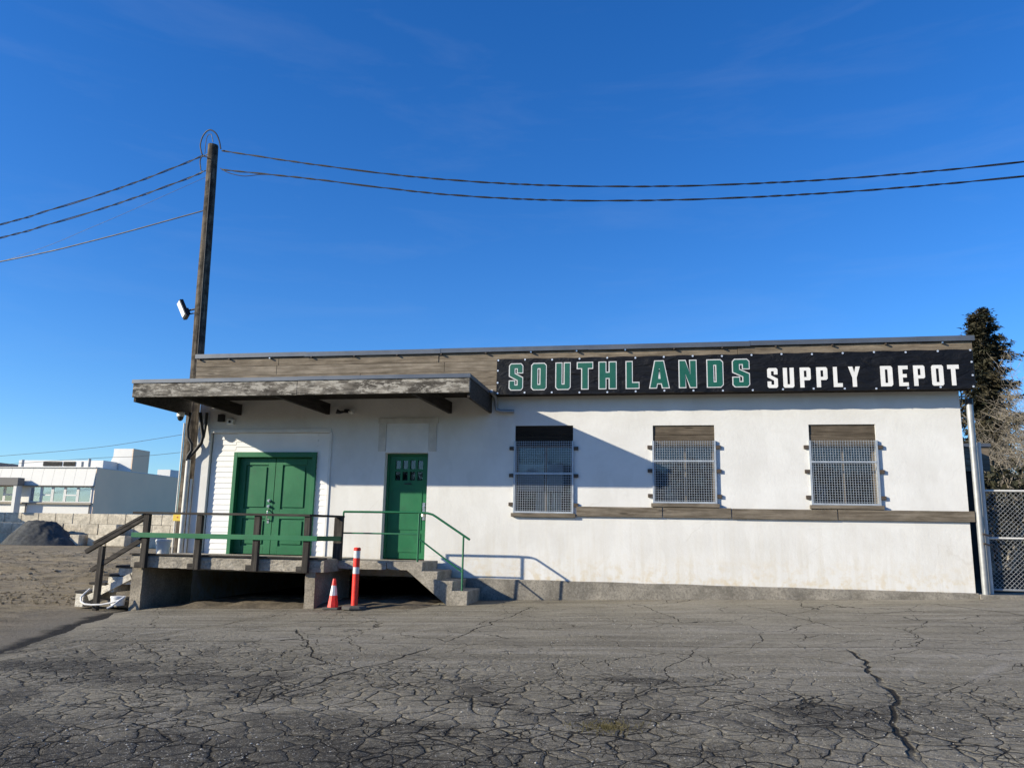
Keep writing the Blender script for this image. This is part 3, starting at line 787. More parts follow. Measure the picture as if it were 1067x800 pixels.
# ------------------------------------------------------------------ loading dock
dock = empty('loading_dock', (-8.2, -1.0, gh(-8.2,-1.0)), 'raised concrete loading dock with dark timber railing in front of the double door', 'loading dock')
def rough_slab(x0, x1, y0, y1, z0, z1, amp=.014, step=.09):
    """slab whose front face and front edge are chipped"""
    mb = MB(); n = max(2, int((x1-x0)/step)); prof_n = 6
    rows = []
    for i in range(n+1):
        x = x0+(x1-x0)*i/n; r = []
        for k in range(prof_n+1):
            z = z0+(z1-z0)*k/prof_n
            dy = amp*mnoise.noise(Vector((x*5, z*9, y0))) + (.5*amp*mnoise.noise(Vector((x*17, z*25, 1))))
            if k == prof_n: dy += .025 + .02*mnoise.noise(Vector((x*6, 3, 3))); z -= .004
            if k == 0: z += .012*mnoise.noise(Vector((x*7, 9, 3)))
            r.append((x, y0+dy, z))
        r.append((x, y0+.10, z1)); r.append((x, y1, z1)); r.append((x, y1, z0))
        rows.append(r)
    m = len(rows[0])
    for r in rows: mb.v += r
    for i in range(n):
        for k in range(m):
            k2 = (k+1) % m
            mb.f.append((i*m+k, i*m+k2, (i+1)*m+k2, (i+1)*m+k))
    mb.f.append(tuple(range(m))); mb.f.append(tuple(reversed(range(n*m, (n+1)*m))))
    return mb
rough_slab(-10.2, -6.2, -1.75, -.035, .785, 1.02).build('deck', M['conc'], dock)
MB().box(-10.22, -6.18, -1.78, -1.66, 1.022, 1.046).build('deck_edge_board', M['joist'], dock, bevel=.004)
for x0, x1, y1 in ((-10.15, -9.92, -.04), (-6.555, -6.36, -.04)):
    mb = MB(); n = 10
    for k in range(n+1):
        z = gh(x0, -1.7)-.1 + (.783-gh(x0, -1.7)+.1)*k/n
        d = lambda s_: .012*mnoise.noise(Vector((z*5, s_, x0))) + .006*mnoise.noise(Vector((z*17, s_, x0)))
        mb.v += [(x0+d(1), -1.74+d(2), z), (x1+d(3), -1.74+d(4), z), (x1+d(5), y1, z), (x0, y1, z)]
    for k in range(n):
        for j in range(4):
            a = k*4+j; b = k*4+(j+1) % 4; mb.f.append((a, b, b+4, a+4))
    mb.f.append((0,1,2,3)); mb.f.append(tuple(range(n*4, n*4+4)))
    mb.build('pier', M['conc_dark'], dock)
PX = [-9.87, -8.745, -7.545, -6.53]
for x in PX:
    MB().box(x-.058, x+.058, -1.872, -1.782, .775, 1.798).build('rail_post', M['wood_dark_z'], dock, bevel=.006)
    MB().box(x-.175, x-.06, -1.86, -1.782, .775, .885).build('post_block', M['wood_dark'], dock, bevel=.006)
MB().box(-6.31, -6.135, -1.13, -1.05, 1.0, 1.80).build('rail_post', M['wood_dark_z'], dock, bevel=.006)
tr = MB(); tr.box(-10.16, -6.47, -1.90, -1.79, 1.80, 1.842); tr.build('top_rail', M['wood_dark'], dock, bevel=.004)
MB().beam((-6.50, -1.84, 1.822), (-6.19, -1.0, 1.822), .10, .042).build('top_rail', M['wood_dark'], dock, bevel=.004)
MB().box(-10.14, -6.30, -1.905, -1.874, 1.352, 1.445).build('green_rail_board', M['green'], dock, bevel=.004)
MB().beam((-6.32, -1.86, 1.40), (-6.16, -1.14, 1.40), .03, .09).build('green_rail_board', M['green'], dock, bevel=.004)

# concrete landing, steps and green pipe handrail
steps = empty('concrete_steps', (-4.6, -.55, gh(-4.6,-.55)), 'rough concrete steps and landing with green pipe handrail outside the single door', 'steps')
gz = gh(-3.6, -1.1)
sp = [(-4.49,.995),(-4.50,.83),(-4.19,.83),(-4.20,.66),(-3.89,.66),(-3.90,.487),(-3.60,.487),(-3.61,gz-.1),(-3.90,gz-.1),(-4.80,.835),(-5.10,.835),(-5.20,.86),(-5.22,.995)]
sp = list(reversed(sp))
MB().prism(sp, -1.10, -.055).build('step_flight', M['conc'], steps, bevel=.012)
rough_slab(-6.195, -5.222, -1.09, -.04, .835, .992, .012).build('landing', M['conc'], steps)
HY = -1.02
hr = MB()
hr.tube([(-6.17,HY,1.92),(-4.72,HY,1.925),(-4.46,HY,1.915),(-4.36,HY,1.89),(-4.28,HY,1.845),(-3.61,HY,1.43)], .021, 8).build('top_rail', M['green_rail'], steps, smooth=True)
MB().tube([(-6.16,HY,1.51),(-4.62,HY,1.515)], .015, 8).build('mid_rail', M['green_rail'], steps, smooth=True)
MB().tube([(-4.60,HY,1.42),(-3.74,HY,.83)], .016, 8).build('mid_rail', M['green_rail'], steps, smooth=True)
for x, z0, z1 in ((-6.17, .98, 1.92), (-4.625, .98, 1.92), (-3.735, .48, 1.50)):
    MB().tube([(x,HY,z0),(x,HY,z1)], .019, 8).build('handrail_post', M['green_rail'], steps, smooth=True)

# timber and concrete stairs at the left end of the dock
ws = empty('side_stairs', (-10.8, -1.3, gh(-10.8,-1.3)), 'pale steps with dark wooden treads and sloping railing at the dock left end', 'stairs')
for x0, x1, z in ((-10.62,-10.22,.80), (-10.86,-10.52,.63), (-11.16,-10.80,.46), (-11.46,-11.10,.29)):
    MB().box(x0, x1, -1.62, -.6, z-.045, z).build('tread', M['wood_dark'], ws, bevel=.006)
for x0, x1, z0, z1 in ((-10.76,-10.24,.44,.585), (-11.08,-10.62,.28,.415), (-10.55,-10.24,.60,.75), (-11.44,-11.26,-.02,.245)):
    MB().box(x0, x1, -1.60, -.62, z0, z1).build('riser_block', M['vinyl_stair'], ws, bevel=.008)
MB().beam((-11.12,-1.635,.16), (-10.24,-1.635,.60), .03, .12).build('stringer', M['vinyl_stair'], ws, bevel=.004)
MB().box(-11.0, -10.3, -1.58, -.65, .0, .12).build('riser_block', M['conc_dark'], ws, bevel=.008)
MB().box(-10.86, -10.76, -1.85, -1.76, -.05, 1.16).build('rail_post', M['wood_dark_z'], ws, bevel=.006)
MB().beam((-11.16,-1.80,1.05), (-9.93,-1.80,1.74), .08, .085).build('sloping_rail', M['wood_dark'], ws, bevel=.006)
MB().beam((-11.0,-1.83,1.22), (-9.93,-1.83,1.79), .035, .05).build('sloping_rail', M['wood_dark'], ws, bevel=.004)
MB().beam((-11.0,-1.80,.70), (-9.93,-1.80,1.33), .05, .09).build('sloping_rail', M['wood_dark'], ws, bevel=.006)

# small things round the dock
bk = empty('bucket', (-9.80, -1.35, 1.02), 'white plastic bucket with lid standing on the left end of the dock', 'bucket')
MB().lathe(-9.80, -1.35, [(.118,1.024),(.135,1.20),(.139,1.30)], 20).build('bucket_body', M['white_plastic'], bk, smooth=True)
MB().lathe(-9.80, -1.35, [(.148,1.262),(.149,1.302),(.14,1.315),(.02,1.317)], 20).build('lid', M['white_plastic'], bk, smooth=True)
b2 = empty('paint_pail', (-10.42, -1.68, gh(-10.4,-1.7)), 'low white pail on the ground under the side stairs', 'pail')
MB().lathe(-10.42, -1.70, [(.12,.05),(.135,.19)], 18).build('pail_body', M['white_plastic'], b2, smooth=True)
MB().lathe(-10.42, -1.70, [(.142,.19),(.142,.225),(.02,.228)], 18).build('lid', M['white_plastic'], b2, smooth=True)
hs = []
for k in range(26):
    t_ = k/25; a = math.pi*(0.5+1.0*t_)
    hs.append((-10.72+.36*math.cos(a)*1.0 - .0, -1.86-.10*math.sin(t_*math.pi), .135+.085*math.sin(a)+.02))
hs = [(-10.2,-1.80,.24)] + [(-10.45,-1.86,.20)] + [(-11.02,-1.88,.30)] if False else [(-11.05,-1.72,.34),(-11.09,-1.80,.26),(-11.10,-1.88,.19),(-11.05,-1.93,.12),(-10.95,-1.95,.075),(-10.8,-1.95,.065),(-10.6,-1.93,.075),(-10.42,-1.90,.11),(-10.25,-1.86,.17),(-10.2,-1.83,.22),(-10.25,-1.90,.16),(-10.33,-1.98,.06),(-10.40,-2.03,.02)]
o = MB().tube(hs, .018, 8).build('garden_hose', M['hose'], smooth=True); tag(o, 'white hose looped on the ground beside the side stairs', 'hose')
# cone and delineator
def cone():
    x, y = -5.93, -1.86; z = gh(x, y)+.008
    e = empty('traffic_cone', (x, y, z), 'small red and white traffic cone by the dock pier', 'traffic cone')
    MB().box(x-.15, x+.15, y-.15, y+.15, z, z+.035).build('cone_base', M['rubber'], e, bevel=.01)
    prof = lambda a, b: [(.105-.078*a, z+.036+.50*a), (.105-.078*b, z+.036+.50*b)]
    MB().lathe(x, y, prof(0, .41), 8).build('cone_body', M['orange'], e)
    MB().lathe(x, y, prof(.411, .76), 8).build('reflective_band', M['reflect'], e)
    MB().lathe(x, y, prof(.761, 1.0), 8).build('cone_tip', M['orange'], e)
cone()
def delin():
    x, y = -5.52, -1.86; z = gh(x, y)+.008
    e = empty('delineator_post', (x, y, z), 'tall red tube delineator with two pale bands on a dark base', 'delineator')
    MB().lathe(x, y, [(.24,z),(.24,z+.03),(.20,z+.055),(.07,z+.065)], 8).build('post_base', M['rubber'], e, bevel=.006)
    H = 1.0
    segs = [('post_tube', .062, .62, M['orange']), ('reflective_band', .621, .74, M['reflect']), ('post_tube', .741, .90, M['orange']), ('reflective_band', .901, 1.03, M['reflect'])]
    for nm, a, b, m in segs:
        MB().lathe(x, y, [(.060, z+a), (.060, z+b)], 12).build(nm, m, e, smooth=True)
    MB().lathe(x, y, [(.060,z+1.031),(.066,z+1.036),(.066,z+1.075),(.05,z+1.09)], 12).build('post_cap', M['orange'], e, smooth=True)
delin()

# ------------------------------------------------------------------ utility pole and what hangs on it
PXc, PYc = -10.66, .5
up = empty('utility_pole', (PXc, PYc, -.1), 'tall weathered timber utility pole at the left corner of the depot', 'utility pole')
mb = MB(); n = 18; H = 40
for j in range(H+1):
    z = -.3 + (10.80+.3)*j/H; r_ = .158 - .034*j/H
    for k in range(n):
        t_ = 2*math.pi*k/n
        rr = r_*(1 + .05*mnoise.noise(Vector((math.cos(t_)*2.5, math.sin(t_)*2.5, z*.35))) + .045*mnoise.noise(Vector((math.cos(t_)*7, math.sin(t_)*7, z*.5))))
        mb.v.append((PXc + .055 - .15*max(0, z-5.2)/5.6 + .012*math.sin(z*.8) + rr*math.cos(t_), PYc+rr*math.sin(t_), z + (.05*mnoise.noise(Vector((k*1.3, 0, 0))) if j == H else 0)))
for j in range(H):
    for k in range(n):
        k2 = (k+1) % n; mb.f.append((j*n+k, j*n+k2, (j+1)*n+k2, (j+1)*n+k))
mb.f.append(tuple(range(H*n, (H+1)*n)))
mb.build('pole_shaft', M['pole'], up, smooth=True)
MB().tube([(PXc-.065,PYc-.115,-.1),(PXc-.07,PYc-.115,3.9)], .018, 8).build('conduit', M['pvc'], up, smooth=True)
MB().tube([(PXc+.12,PYc-.13,5.1),(PXc+.0,PYc-.13,10.0)], .014, 6).build('ground_wire', M['cable'], up, smooth=True)
for z in (10.55, 10.12): MB().tube([(PXc-.34,PYc-.06,z-.06),(PXc-.10,PYc-.02,z+.05),(PXc+.04,PYc-.02,z+.05)], .014, 6).build('cable_bracket', M['galv'], up, smooth=True)
yp = empty('warning_plate', (-10.57, .26, 1.70), 'small yellow warning plate fixed to the foot of the utility pole', 'sign')
MB().box(-10.70, -10.46, .25, .262, 1.695, 1.86).build('plate', M['yellow'], yp, bevel=.004)
MB().tube([(-10.59,.249,1.775),(-10.59,.245,1.775)], .016, 10).build('red_mark', M['redspot'], yp)
# conduits up the corner of the wall
cd = empty('wall_conduits', (-10.2, -.08, 1.0), 'pair of pale conduits running up the left corner of the depot into black cables', 'conduit')
MB().tube([(-10.235,-.09,1.0),(-10.235,-.09,3.02)], .05, 10).build('conduit', M['pvc'], cd, smooth=True)
MB().tube([(-10.135,-.06,1.0),(-10.135,-.06,2.6)], .028, 10).build('conduit', M['pvc'], cd, smooth=True)
MB().tube([(-10.235,-.09,3.0),(-10.22,-.09,3.08),(-10.10,-.10,3.2),(-9.96,-.10,3.38),(-9.93,-.10,3.52),(-9.99,-.10,3.75),(-10.05,-.1,4.06)], .037, 10).build('cable', M['cable'], cd, smooth=True)
MB().tube([(-10.26,-.12,3.0),(-10.24,-.12,3.1),(-10.16,-.12,3.22),(-10.17,-.13,3.36),(-10.27,-.13,3.50),(-10.30,-.13,3.7),(-10.27,-.13,4.06)], .032, 10).build('cable', M['cable'], cd, smooth=True)
MB().tube([(-9.93,-.08,3.5),(-9.90,-.08,3.8),(-9.90,-.08,4.06)], .03, 10).build('cable', M['cable'], cd, smooth=True)
# floodlight
fx, fz = -11.03, 6.60
fo = empty('floodlight', (fx, .4, fz), 'black floodlight with pale lens tilted on an arm from the utility pole', 'floodlight')
ax = Vector((.47, 0, -.88)).normalized(); nrm = Vector((-.52, -.80, -.278)).normalized()
side = ax.cross(nrm).normalized()
def ob(c, l, w, h):
    c = Vector(c); vs = []
    for s3 in (-1, 1):
        for s1, s2 in ((-1,-1),(1,-1),(1,1),(-1,1)): vs.append(c + ax*(s1*l/2) + side*(s2*w/2) + nrm*(s3*h/2))
    return MB().add(vs, [(3,2,1,0),(4,5,6,7),(0,1,5,4),(1,2,6,5),(2,3,7,6),(3,0,4,7)])
c0 = Vector((fx-.02, .4, fz))
ob(c0, .46, .20, .09).build('lamp_housing', M['black_plastic'], fo, bevel=.01)
ob(c0+nrm*.050-ax*.02, .38, .16, .012).build('lamp_lens', M['lamp_glass'], fo)
ob(c0-nrm*.07+ax*.08, .16, .14, .06).build('driver_box', M['black_plastic'], fo, bevel=.008)
MB().tube([c0-nrm*.06+ax*.05, (fx+.22, .42, 6.60), (fx+.42, .45, 6.63)], .022, 8).build('lamp_arm', M['black_plastic'], fo, smooth=True)
MB().tube([c0-nrm*.06+ax*.14, (fx+.20, .42, 6.50), (fx+.42, .45, 6.54)], .016, 8).build('lamp_arm', M['black_plastic'], fo, smooth=True)
MB().tube([(fx+.40,.50,6.25),(fx+.405,.50,6.75)], .035, 8).build('arm_plate', M['black_plastic'], fo)
# overhead wires
def sag(pts, n=40):
    """smooth curve through control points (Catmull-Rom)"""
    P = [Vector(p) for p in pts]; P = [P[0]*2-P[1]] + P + [P[-1]*2-P[-2]]; out = []
    for i in range(1, len(P)-2):
        for k in range(n):
            t_ = k/n; a, b, c_, d = P[i-1:i+3]
            out.append(.5*((2*b)+(c_-a)*t_+(2*a-5*b+4*c_-d)*t_*t_+(3*b-a-3*c_+d)*t_**3))
    out.append(P[-2]); return out
def wire(name, pts, r_, label, twist=0, group=None):
    c = sag(pts, 30)
    mb = MB(); mb.tube(c, r_, 6)
    if twist:
        c2 = []; L = 0
        for i, p in enumerate(c):
            if i: L += (p-c[i-1]).length
            c2.append(p)
        dense = sag(pts, 140); L = 0; o1 = []; o2 = []
        for i, p in enumerate(dense):
            if i: L += (p-dense[i-1]).length
            a = L/.95*2*math.pi + 2.2*math.sin(L*.9) + 1.3*math.sin(L*2.3+1)
            o = Vector((0, math.cos(a), math.sin(a)))*twist
            o1.append(p+o); o2.append(p-o)
        mb = MB(); mb.tube(o1, r_, 5); mb.tube(o2, r_*.8, 5)
    o = mb.build(name, M['wire'], smooth=True); tag(o, label, 'cable', group); return o
def par(x): return x
wire('overhead_cable', [(-10.50,.5,10.64),(-7.98,.5,10.09),(-5.35,.5,9.59),(-2.65,.5,9.23),(.09,.5,9.02),(2.6,.5,8.95),(4.75,.5,8.97),(7.22,.5,9.08),(10,.5,9.3),(14,.5,9.85),(20,.5,11.0)], .0125, 'upper of the two twisted cables sagging above the depot roof', .011)
wire('overhead_cable', [(-10.45,.5,10.14),(-8.2,.5,9.76),(-6.4,.5,9.42),(-4.65,.5,9.12),(-2.65,.5,8.88),(-.74,.5,8.74),(1.49,.5,8.66),(4.18,.5,8.66),(7.19,.5,8.77),(10,.5,8.97),(14,.5,9.5),(20,.5,10.6)], .0125, 'lower of the two twisted cables sagging above the depot roof', .011)
wire('overhead_cable', [(-10.98,.45,10.55),(-11.15,.5,10.49),(-12.55,.5,10.03),(-13.86,.5,9.67),(-15.18,.5,9.36),(-16.54,.5,9.06),(-22,.5,8.1),(-34,.5,6.9)], .0125, 'topmost twisted cable running from the pole head towards the left', .014)
wire('overhead_cable', [(-10.95,.45,10.12),(-11.12,.5,10.05),(-12.52,.5,9.62),(-13.8,.5,9.28),(-15.13,.5,8.98),(-16.48,.5,8.70),(-22,.5,7.8),(-34,.5,6.7)], .0125, 'second twisted cable below the topmost one left of the pole', .014)
wire('overhead_wire', [(-10.82,.45,9.95),(-13.75,.5,8.88),(-16.39,.5,8.05),(-24,.5,6.3)], .0045, 'hair-thin wire slanting down from the pole between two thicker cables')
wire('overhead_cable', [(-10.80,.45,9.08),(-13.7,.5,8.50),(-16.38,.5,8.06),(-24,.5,7.1)], .017, 'single plain cable lowest on the pole running left')
wire('jumper_cable', [(-10.98,.42,10.55),(-11.03,.40,10.78),(-10.96,.38,11.02),(-10.80,.36,11.14),(-10.64,.38,11.06),(-10.55,.42,10.88),(-10.50,.45,10.66)], .017, 'black cable arching over the top of the utility pole')
wire('jumper_cable', [(-10.95,.40,10.12),(-10.98,.38,10.35),(-10.90,.34,10.44),(-10.75,.33,10.40)], .015, 'short black cable loop hooked beside the pole below the arch')
wire('jumper_cable', [(-10.90,.42,10.55),(-10.86,.38,10.95),(-10.74,.36,11.02),(-10.68,.38,10.82)], .009, 'thin cable bending inside the arch at the pole head')
wire('jumper_cable', [(-10.45,.42,10.14),(-10.2,.42,10.0),(-9.8,.44,9.90),(-9.4,.48,9.93),(-9.0,.5,9.9)], .010, 'slack black loop where the lower cable leaves the pole')
for (za, zb, y, r_) in ((6.6, 10.2, 40, .016), (6.2, 8.5, 42, .016)):
    o = wire('distant_cable', [(-75, y, za-1.5), (-58, y, za), (-46, y, za+(.9 if za > 6.5 else .8)), (-39, y, za+(1.75 if za > 6.5 else 1.2)), (-20, y, zb+1)], r_, 'faint cable crossing the sky above the far white building' if za > 6.5 else 'faint cable crossing in front of the far grey wall')

# cameras and lamps under the canopy
dc = empty('dome_camera', (-10.31, -.42, 3.99), 'white dome security camera hanging at the left end of the canopy', 'camera')
MB().lathe(-10.31, -.42, [(.075,4.02),(.08,4.0),(.08,3.93),(.07,3.925)], 16).build('camera_housing', M['white_plastic'], dc, smooth=True)
MB().lathe(-10.31, -.42, [(.066,3.924),(.063,3.89),(.045,3.85),(.015,3.832)], 16).build('camera_dome', M['black_plastic'], dc, smooth=True)
bc = empty('box_camera', (-9.33, -.02, 3.86), 'small white box camera on the wall above the clapboard panel', 'camera')
MB().box(-9.40, -9.25, -.09, -.002, 3.80, 3.92).build('camera_body', M['white_plastic'], bc, bevel=.012)
MB().tube([(-9.325,-.09,3.855),(-9.325,-.105,3.855)], .028, 12).build('camera_lens', M['black_plastic'], bc)
jb = empty('junction_box', (-9.55, -.05, 3.93), 'dark junction box on the wall beneath the left canopy joist', 'box')
MB().box(-9.62, -9.49, -.10, -.002, 3.86, 4.02).build('box_body', M['black_plastic'], jb, bevel=.008)
tl = empty('twin_floodlight', (-6.62, -.1, 4.05), 'twin spotlight with two white heads under the canopy', 'spotlight')
MB().lathe(-6.62, -.08, [(.06,4.10),(.06,4.03)], 12).build('lamp_base', M['black_plastic'], tl, smooth=True)
for s in (-1, 1): MB().tube([(-6.62+s*.05,-.1,4.05),(-6.62+s*.13,-.14,4.03),(-6.62+s*.19,-.18,4.05)], [.02,.035,.055], 10).build('lamp_head', M['black_plastic'] if s < 0 else M['white_plastic'], tl, smooth=True)

# ------------------------------------------------------------------ right of the depot
gp = empty('steel_post', (5.64, -.03, .6), 'tall galvanised steel post standing at the right corner of the depot', 'post')
MB().tube([(5.635,-.03,.5),(5.635,-.03,2.2),(5.635,-.03,4.08)], .058, 16).build('post_pipe', M['galv'], gp, smooth=True)
MB().tube([(5.635,-.03,4.081),(5.635,-.03,4.19)], .064, 16).build('post_cap', M['black_plastic'], gp, smooth=True)
MB().tube([(5.635,-.03,3.28),(5.635,-.03,3.31)], .063, 16).build('post_band', M['galv'], gp, smooth=True)
fn = empty('chain_link_gate', (7.5, .1, .62), 'galvanised chain link gate to the right of the steel post', 'gate')
gx0, gx1 = 5.80, 9.2
MB().tube([(gx0-.02,.1,.6),(gx0-.02,.1,3.39)], .034, 10).build('gate_post', M['pvc'], fn, smooth=True)
MB().tube([(gx1,.1,.6),(gx1,.1,2.6)], .034, 10).build('gate_post', M['galv'], fn, smooth=True)
for z in (2.50, 1.645, .735): MB().tube([(gx0,.1,z),(gx1,.1,z)], .021, 8).build('gate_rail', M['pvc'] if z > 1 else M['galv'], fn, smooth=True)
mb = MB(); p_ = .080; z0, z1 = .74, 2.49
k = gx0-(z1-z0)
while k < gx1:
    for sgn in (1, -1):
        a = max(gx0, k); b = min(gx1, k+(z1-z0))
        if b-a > .02:
            ta, tb = a-k, b-k
            pa = (a, 0.1+.004*sgn, z0+ta if sgn > 0 else z1-ta); pb = (b, 0.1+.004*sgn, z0+tb if sgn > 0 else z1-tb)
            mb.tube([pa, pb], .0036, 4, False)
    k += p_
mb.build('chain_mesh', M['galv'], fn)
for z in (1.55, 1.72): MB().tube([(5.64,-.12,z),(5.74,-.09,z-.03),(5.84,.03,z-.02),(5.80,.15,z-.01)], .016, 6).build('gate_chain', M['rust'], fn)
MB().box(5.52, 9.6, -.10, .35, .3, .655).build('gate_kerb', M['found'], fn, bevel=.01)
sh = empty('timber_shed', (7.4, 9.5, .6), 'low shed with board fascia and metal roof edge beyond the gate', 'shed')
MB().box(6.0, 8.70, 8.05, 11, .5, 3.5).build('shed_wall', M['dark'], sh)  # near-black block stands in for the shaded opening under the fascia
fbm = MB()
for i in range(4): fbm.box(5.9, 8.86, 8.0-.004*(i % 2), 8.045, 3.50+i*.165, 3.66+i*.165)
fbm.build('fascia', M['wood_siding'], sh, bevel=.004)
MB().box(5.88, 8.90, 7.95, 11.1, 4.17, 4.26).build('roof', M['flash'], sh)

# trees
def conifer(x, y, z0, H, Rb, seed, lab):
    r2 = random.Random(seed)
    e = empty('conifer_tree', (x, y, z0), lab, 'tree')
    MB().tube([(x,y,z0-.2),(x+.1,y,z0+H*.5),(x,y,z0+H*.97)], [.32,.18,.03], 8).build('trunk', M['conifer_bark'], e, smooth=True)
    mb = MB()
    nb = 270
    for i in range(nb):
        f = (i+.5)/nb; z = z0+H*(.12+.88*f)
        L = Rb*(1-f)**.85*r2.uniform(.4, 1.15)*(.82+.28*math.sin(f*75)) + .10
        if f > .93: L *= .9
        a = r2.uniform(0, 6.283)
        dx, dy = math.cos(a), math.sin(a)
        droop = r2.uniform(.15, .5)
        m = int(10+26*L/Rb)
        for k in range(m):
            t_ = (k+r2.random())/m
            px = x+dx*L*t_; py = y+dy*L*t_; pz = z - L*droop*t_*(1-.55*t_) + (.25*L*max(0, t_-.75))
            w = (.30*(1-t_)+.12)*r2.uniform(.6, 1.3)
            for q in range(5):
                cx = px+r2.gauss(0, w*.5); cy = py+r2.gauss(0, w*.5); cz = pz-abs(r2.gauss(0, .14))
                s = r2.uniform(.09, .22)
                u = Vector((dx+r2.gauss(0,.5), dy+r2.gauss(0,.5), -.35+r2.gauss(0,.35))).normalized()*s*1.5
                v = Vector((r2.gauss(0,1), r2.gauss(0,1), r2.gauss(0,.5))).normalized()*s*.45
                c_ = Vector((cx, cy, cz))
                mb.add([c_-v, c_+u*.4-v*.2, c_+u, c_+v], [(0,1,2,3)])
    mb.build('crown', M['needles'], e)
    return e
conifer(17.35, 30, .5, 13.7, 5.4, 3, 'tall dark conifer rising behind the right end of the depot roof')
conifer(16.6, 29.2, .5, 13.2, 3.0, 5, 'slimmer conifer crowding the left side of the tall conifer')

def bare_tree(x, y, z0, H, seed, lab, lean=(0,0), mat='bark', spread=.55, depth=5, r0=.13):
    r2 = random.Random(seed)
    e = empty('bare_tree', (x, y, z0), lab, 'tree', 'leafless trees beyond the gate')
    tr_, br = MB(), MB()
    def grow(p, d, L, r_, lev):
        pts = [p]; rs = [r_]; q = p; dd = d.copy(); n = 4
        for i in range(n):
            dd = (dd + Vector((r2.gauss(0,.13), r2.gauss(0,.13), r2.gauss(.04,.09)))).normalized()
            q = q + dd*(L/n); pts.append(q); rs.append(r_*(1-.5*(i+1)/n))
        (tr_ if lev == 0 else br).tube(pts, rs, 6 if lev < 2 else 3, lev < 2)
        if lev >= depth: return
        nb = (4 if lev < 2 else 3) + (r2.random() < .5)
        for k in range(nb):
            t_ = r2.uniform(.35, 1.0); i = min(n-1, int(t_*n)); b = pts[i].lerp(pts[i+1], t_*n-i)
            side_ = Vector((r2.gauss(0,1), r2.gauss(0,1), r2.gauss(.25,.5))).normalized()
            nd = (dd*(1-spread)+side_*spread).normalized()
            grow(b, nd, L*r2.uniform(.55, .82), max(.0055, rs[i]*r2.uniform(.45,.65)), lev+1)
    grow(Vector((x,y,z0-.1)), Vector((lean[0], lean[1], 1)).normalized(), H*.40, r0, 0)
    tr_.build('trunk', M[mat], e, smooth=True); br.build('branches', M[mat], e)
bare_tree(14.7, 18.0, .5, 7.9, 11, 'leafless tree with pale twigs at the right edge beyond the gate', (.05,0), depth=6)
bare_tree(12.4, 17.0, .5, 6.0, 23, 'leafless tree close behind the right corner of the depot', (-.06,0), depth=6)
bare_tree(15.4, 21.0, .5, 7.2, 37, 'leafless tree leaning left behind the chain link gate', (-.14,0), depth=5)
# dark hedge behind the gate
hd = empty('hedge', (12.5, 13.5, .5), 'dark overgrown hedge behind the chain link gate', 'hedge')
mb = MB(); r2 = random.Random(5)
for i in range(9000):
    hx = r2.uniform(8.0, 20); hy = r2.uniform(12.4, 15.2)
    top = 4.0 + .5*mnoise.noise(Vector((hx*.7, hy*.7, 0))) + .35*mnoise.noise(Vector((hx*2.3, hy*2, 4)))
    hz = .5 + (top-.5)*(r2.random()**.6)
    s = r2.uniform(.06, .15)
    u = Vector((r2.gauss(0,1), r2.gauss(0,1), r2.gauss(0,1))).normalized()*s; v = Vector((r2.gauss(0,1), r2.gauss(0,1), r2.gauss(0,1))).normalized()*s*.6
    c_ = Vector((hx, hy, hz)); mb.add([c_-u, c_-v, c_+u, c_+v], [(0,1,2,3)])
mb.build('foliage', M['hedge'], hd)
mb = MB()
for i in range(60):
    hx = r2.uniform(8.2, 19.8); hy = r2.uniform(12.6, 15.0)
    mb.tube([(hx,hy,.4),(hx+r2.gauss(0,.25),hy,2.0),(hx+r2.gauss(0,.5),hy,r2.uniform(3.2,4.6))], [.035,.02,.006], 4, False)
mb.build('stems', M['bark'], hd)
wire('service_cable', [(5.62,.3,4.42),(6.2,2,4.46),(7.4,6,4.75),(9.5,12,5.6)], .012, 'thin cable running from the depot eave past the trees')

# ------------------------------------------------------------------ far left: concrete block bay, gravel, white works building
grp = 'stacked concrete blocks of the gravel bay'
rb = random.Random(2)
bw, bh = 1.66, .865
def block(name, x, y, z, lab, w=bw, d=.86, rot=0):
    o = MB().box(-w/2+.02, w/2-.02, -d/2, d/2, 0, bh-.012).build(name, M['block'], bevel=.035)
    o.location = (x, y, z); o.rotation_euler = (0, 0, rot)
    tag(o, lab, 'concrete block', grp); return o
proto = None
courses = ['bottom', 'middle', 'top']
nth = ['first','second','third','fourth','fifth','sixth','seventh','eighth','ninth','tenth','eleventh','twelfth']
for c in range(3):
    for i in range(1, 13):
        x = -57.9 + bw*(i + (.5 if c % 2 else 0)) + rb.uniform(-.02, .02)
        lab = '%s pale block from the left in the %s course of the gravel bay wall' % (nth[i-1], courses[c])
        if proto is None:
            proto = block('concrete_block', x, 44.4, bh*c-.03, lab); o = proto
        else:
            o = proto.copy(); col.objects.link(o); o['label'] = lab
        o.location = (x, 44.4+rb.uniform(-.03, .03), bh*c-.03)
def cblock(x, y, z, lab, rot=0):
    o = proto.copy(); col.objects.link(o); o.location = (x, y, z); o.rotation_euler = (0, 0, rot); o['label'] = lab
    if 'group' in o and 'single' in lab: pass
    return o
for j in range(4):
    cblock(-46.9+.02*j, 42.9-1.66*j*.0, -.03, 'concrete block lying in front of the bay wall right of the gravel heap', R(90)) if j == 0 else None
cblock(-45.3, 43.1, -.03, 'concrete block in shade beside the end-on block of the bay')
cblock(-43.55, 43.1, -.03, 'concrete block right of the shaded one at the foot of the bay')
cblock(-44.5, 43.2, bh-.03, 'concrete block stacked on the two front blocks of the bay')
cblock(-38.3, 40.0, -.03, 'single concrete block set end-on near the utility pole foot', R(70))
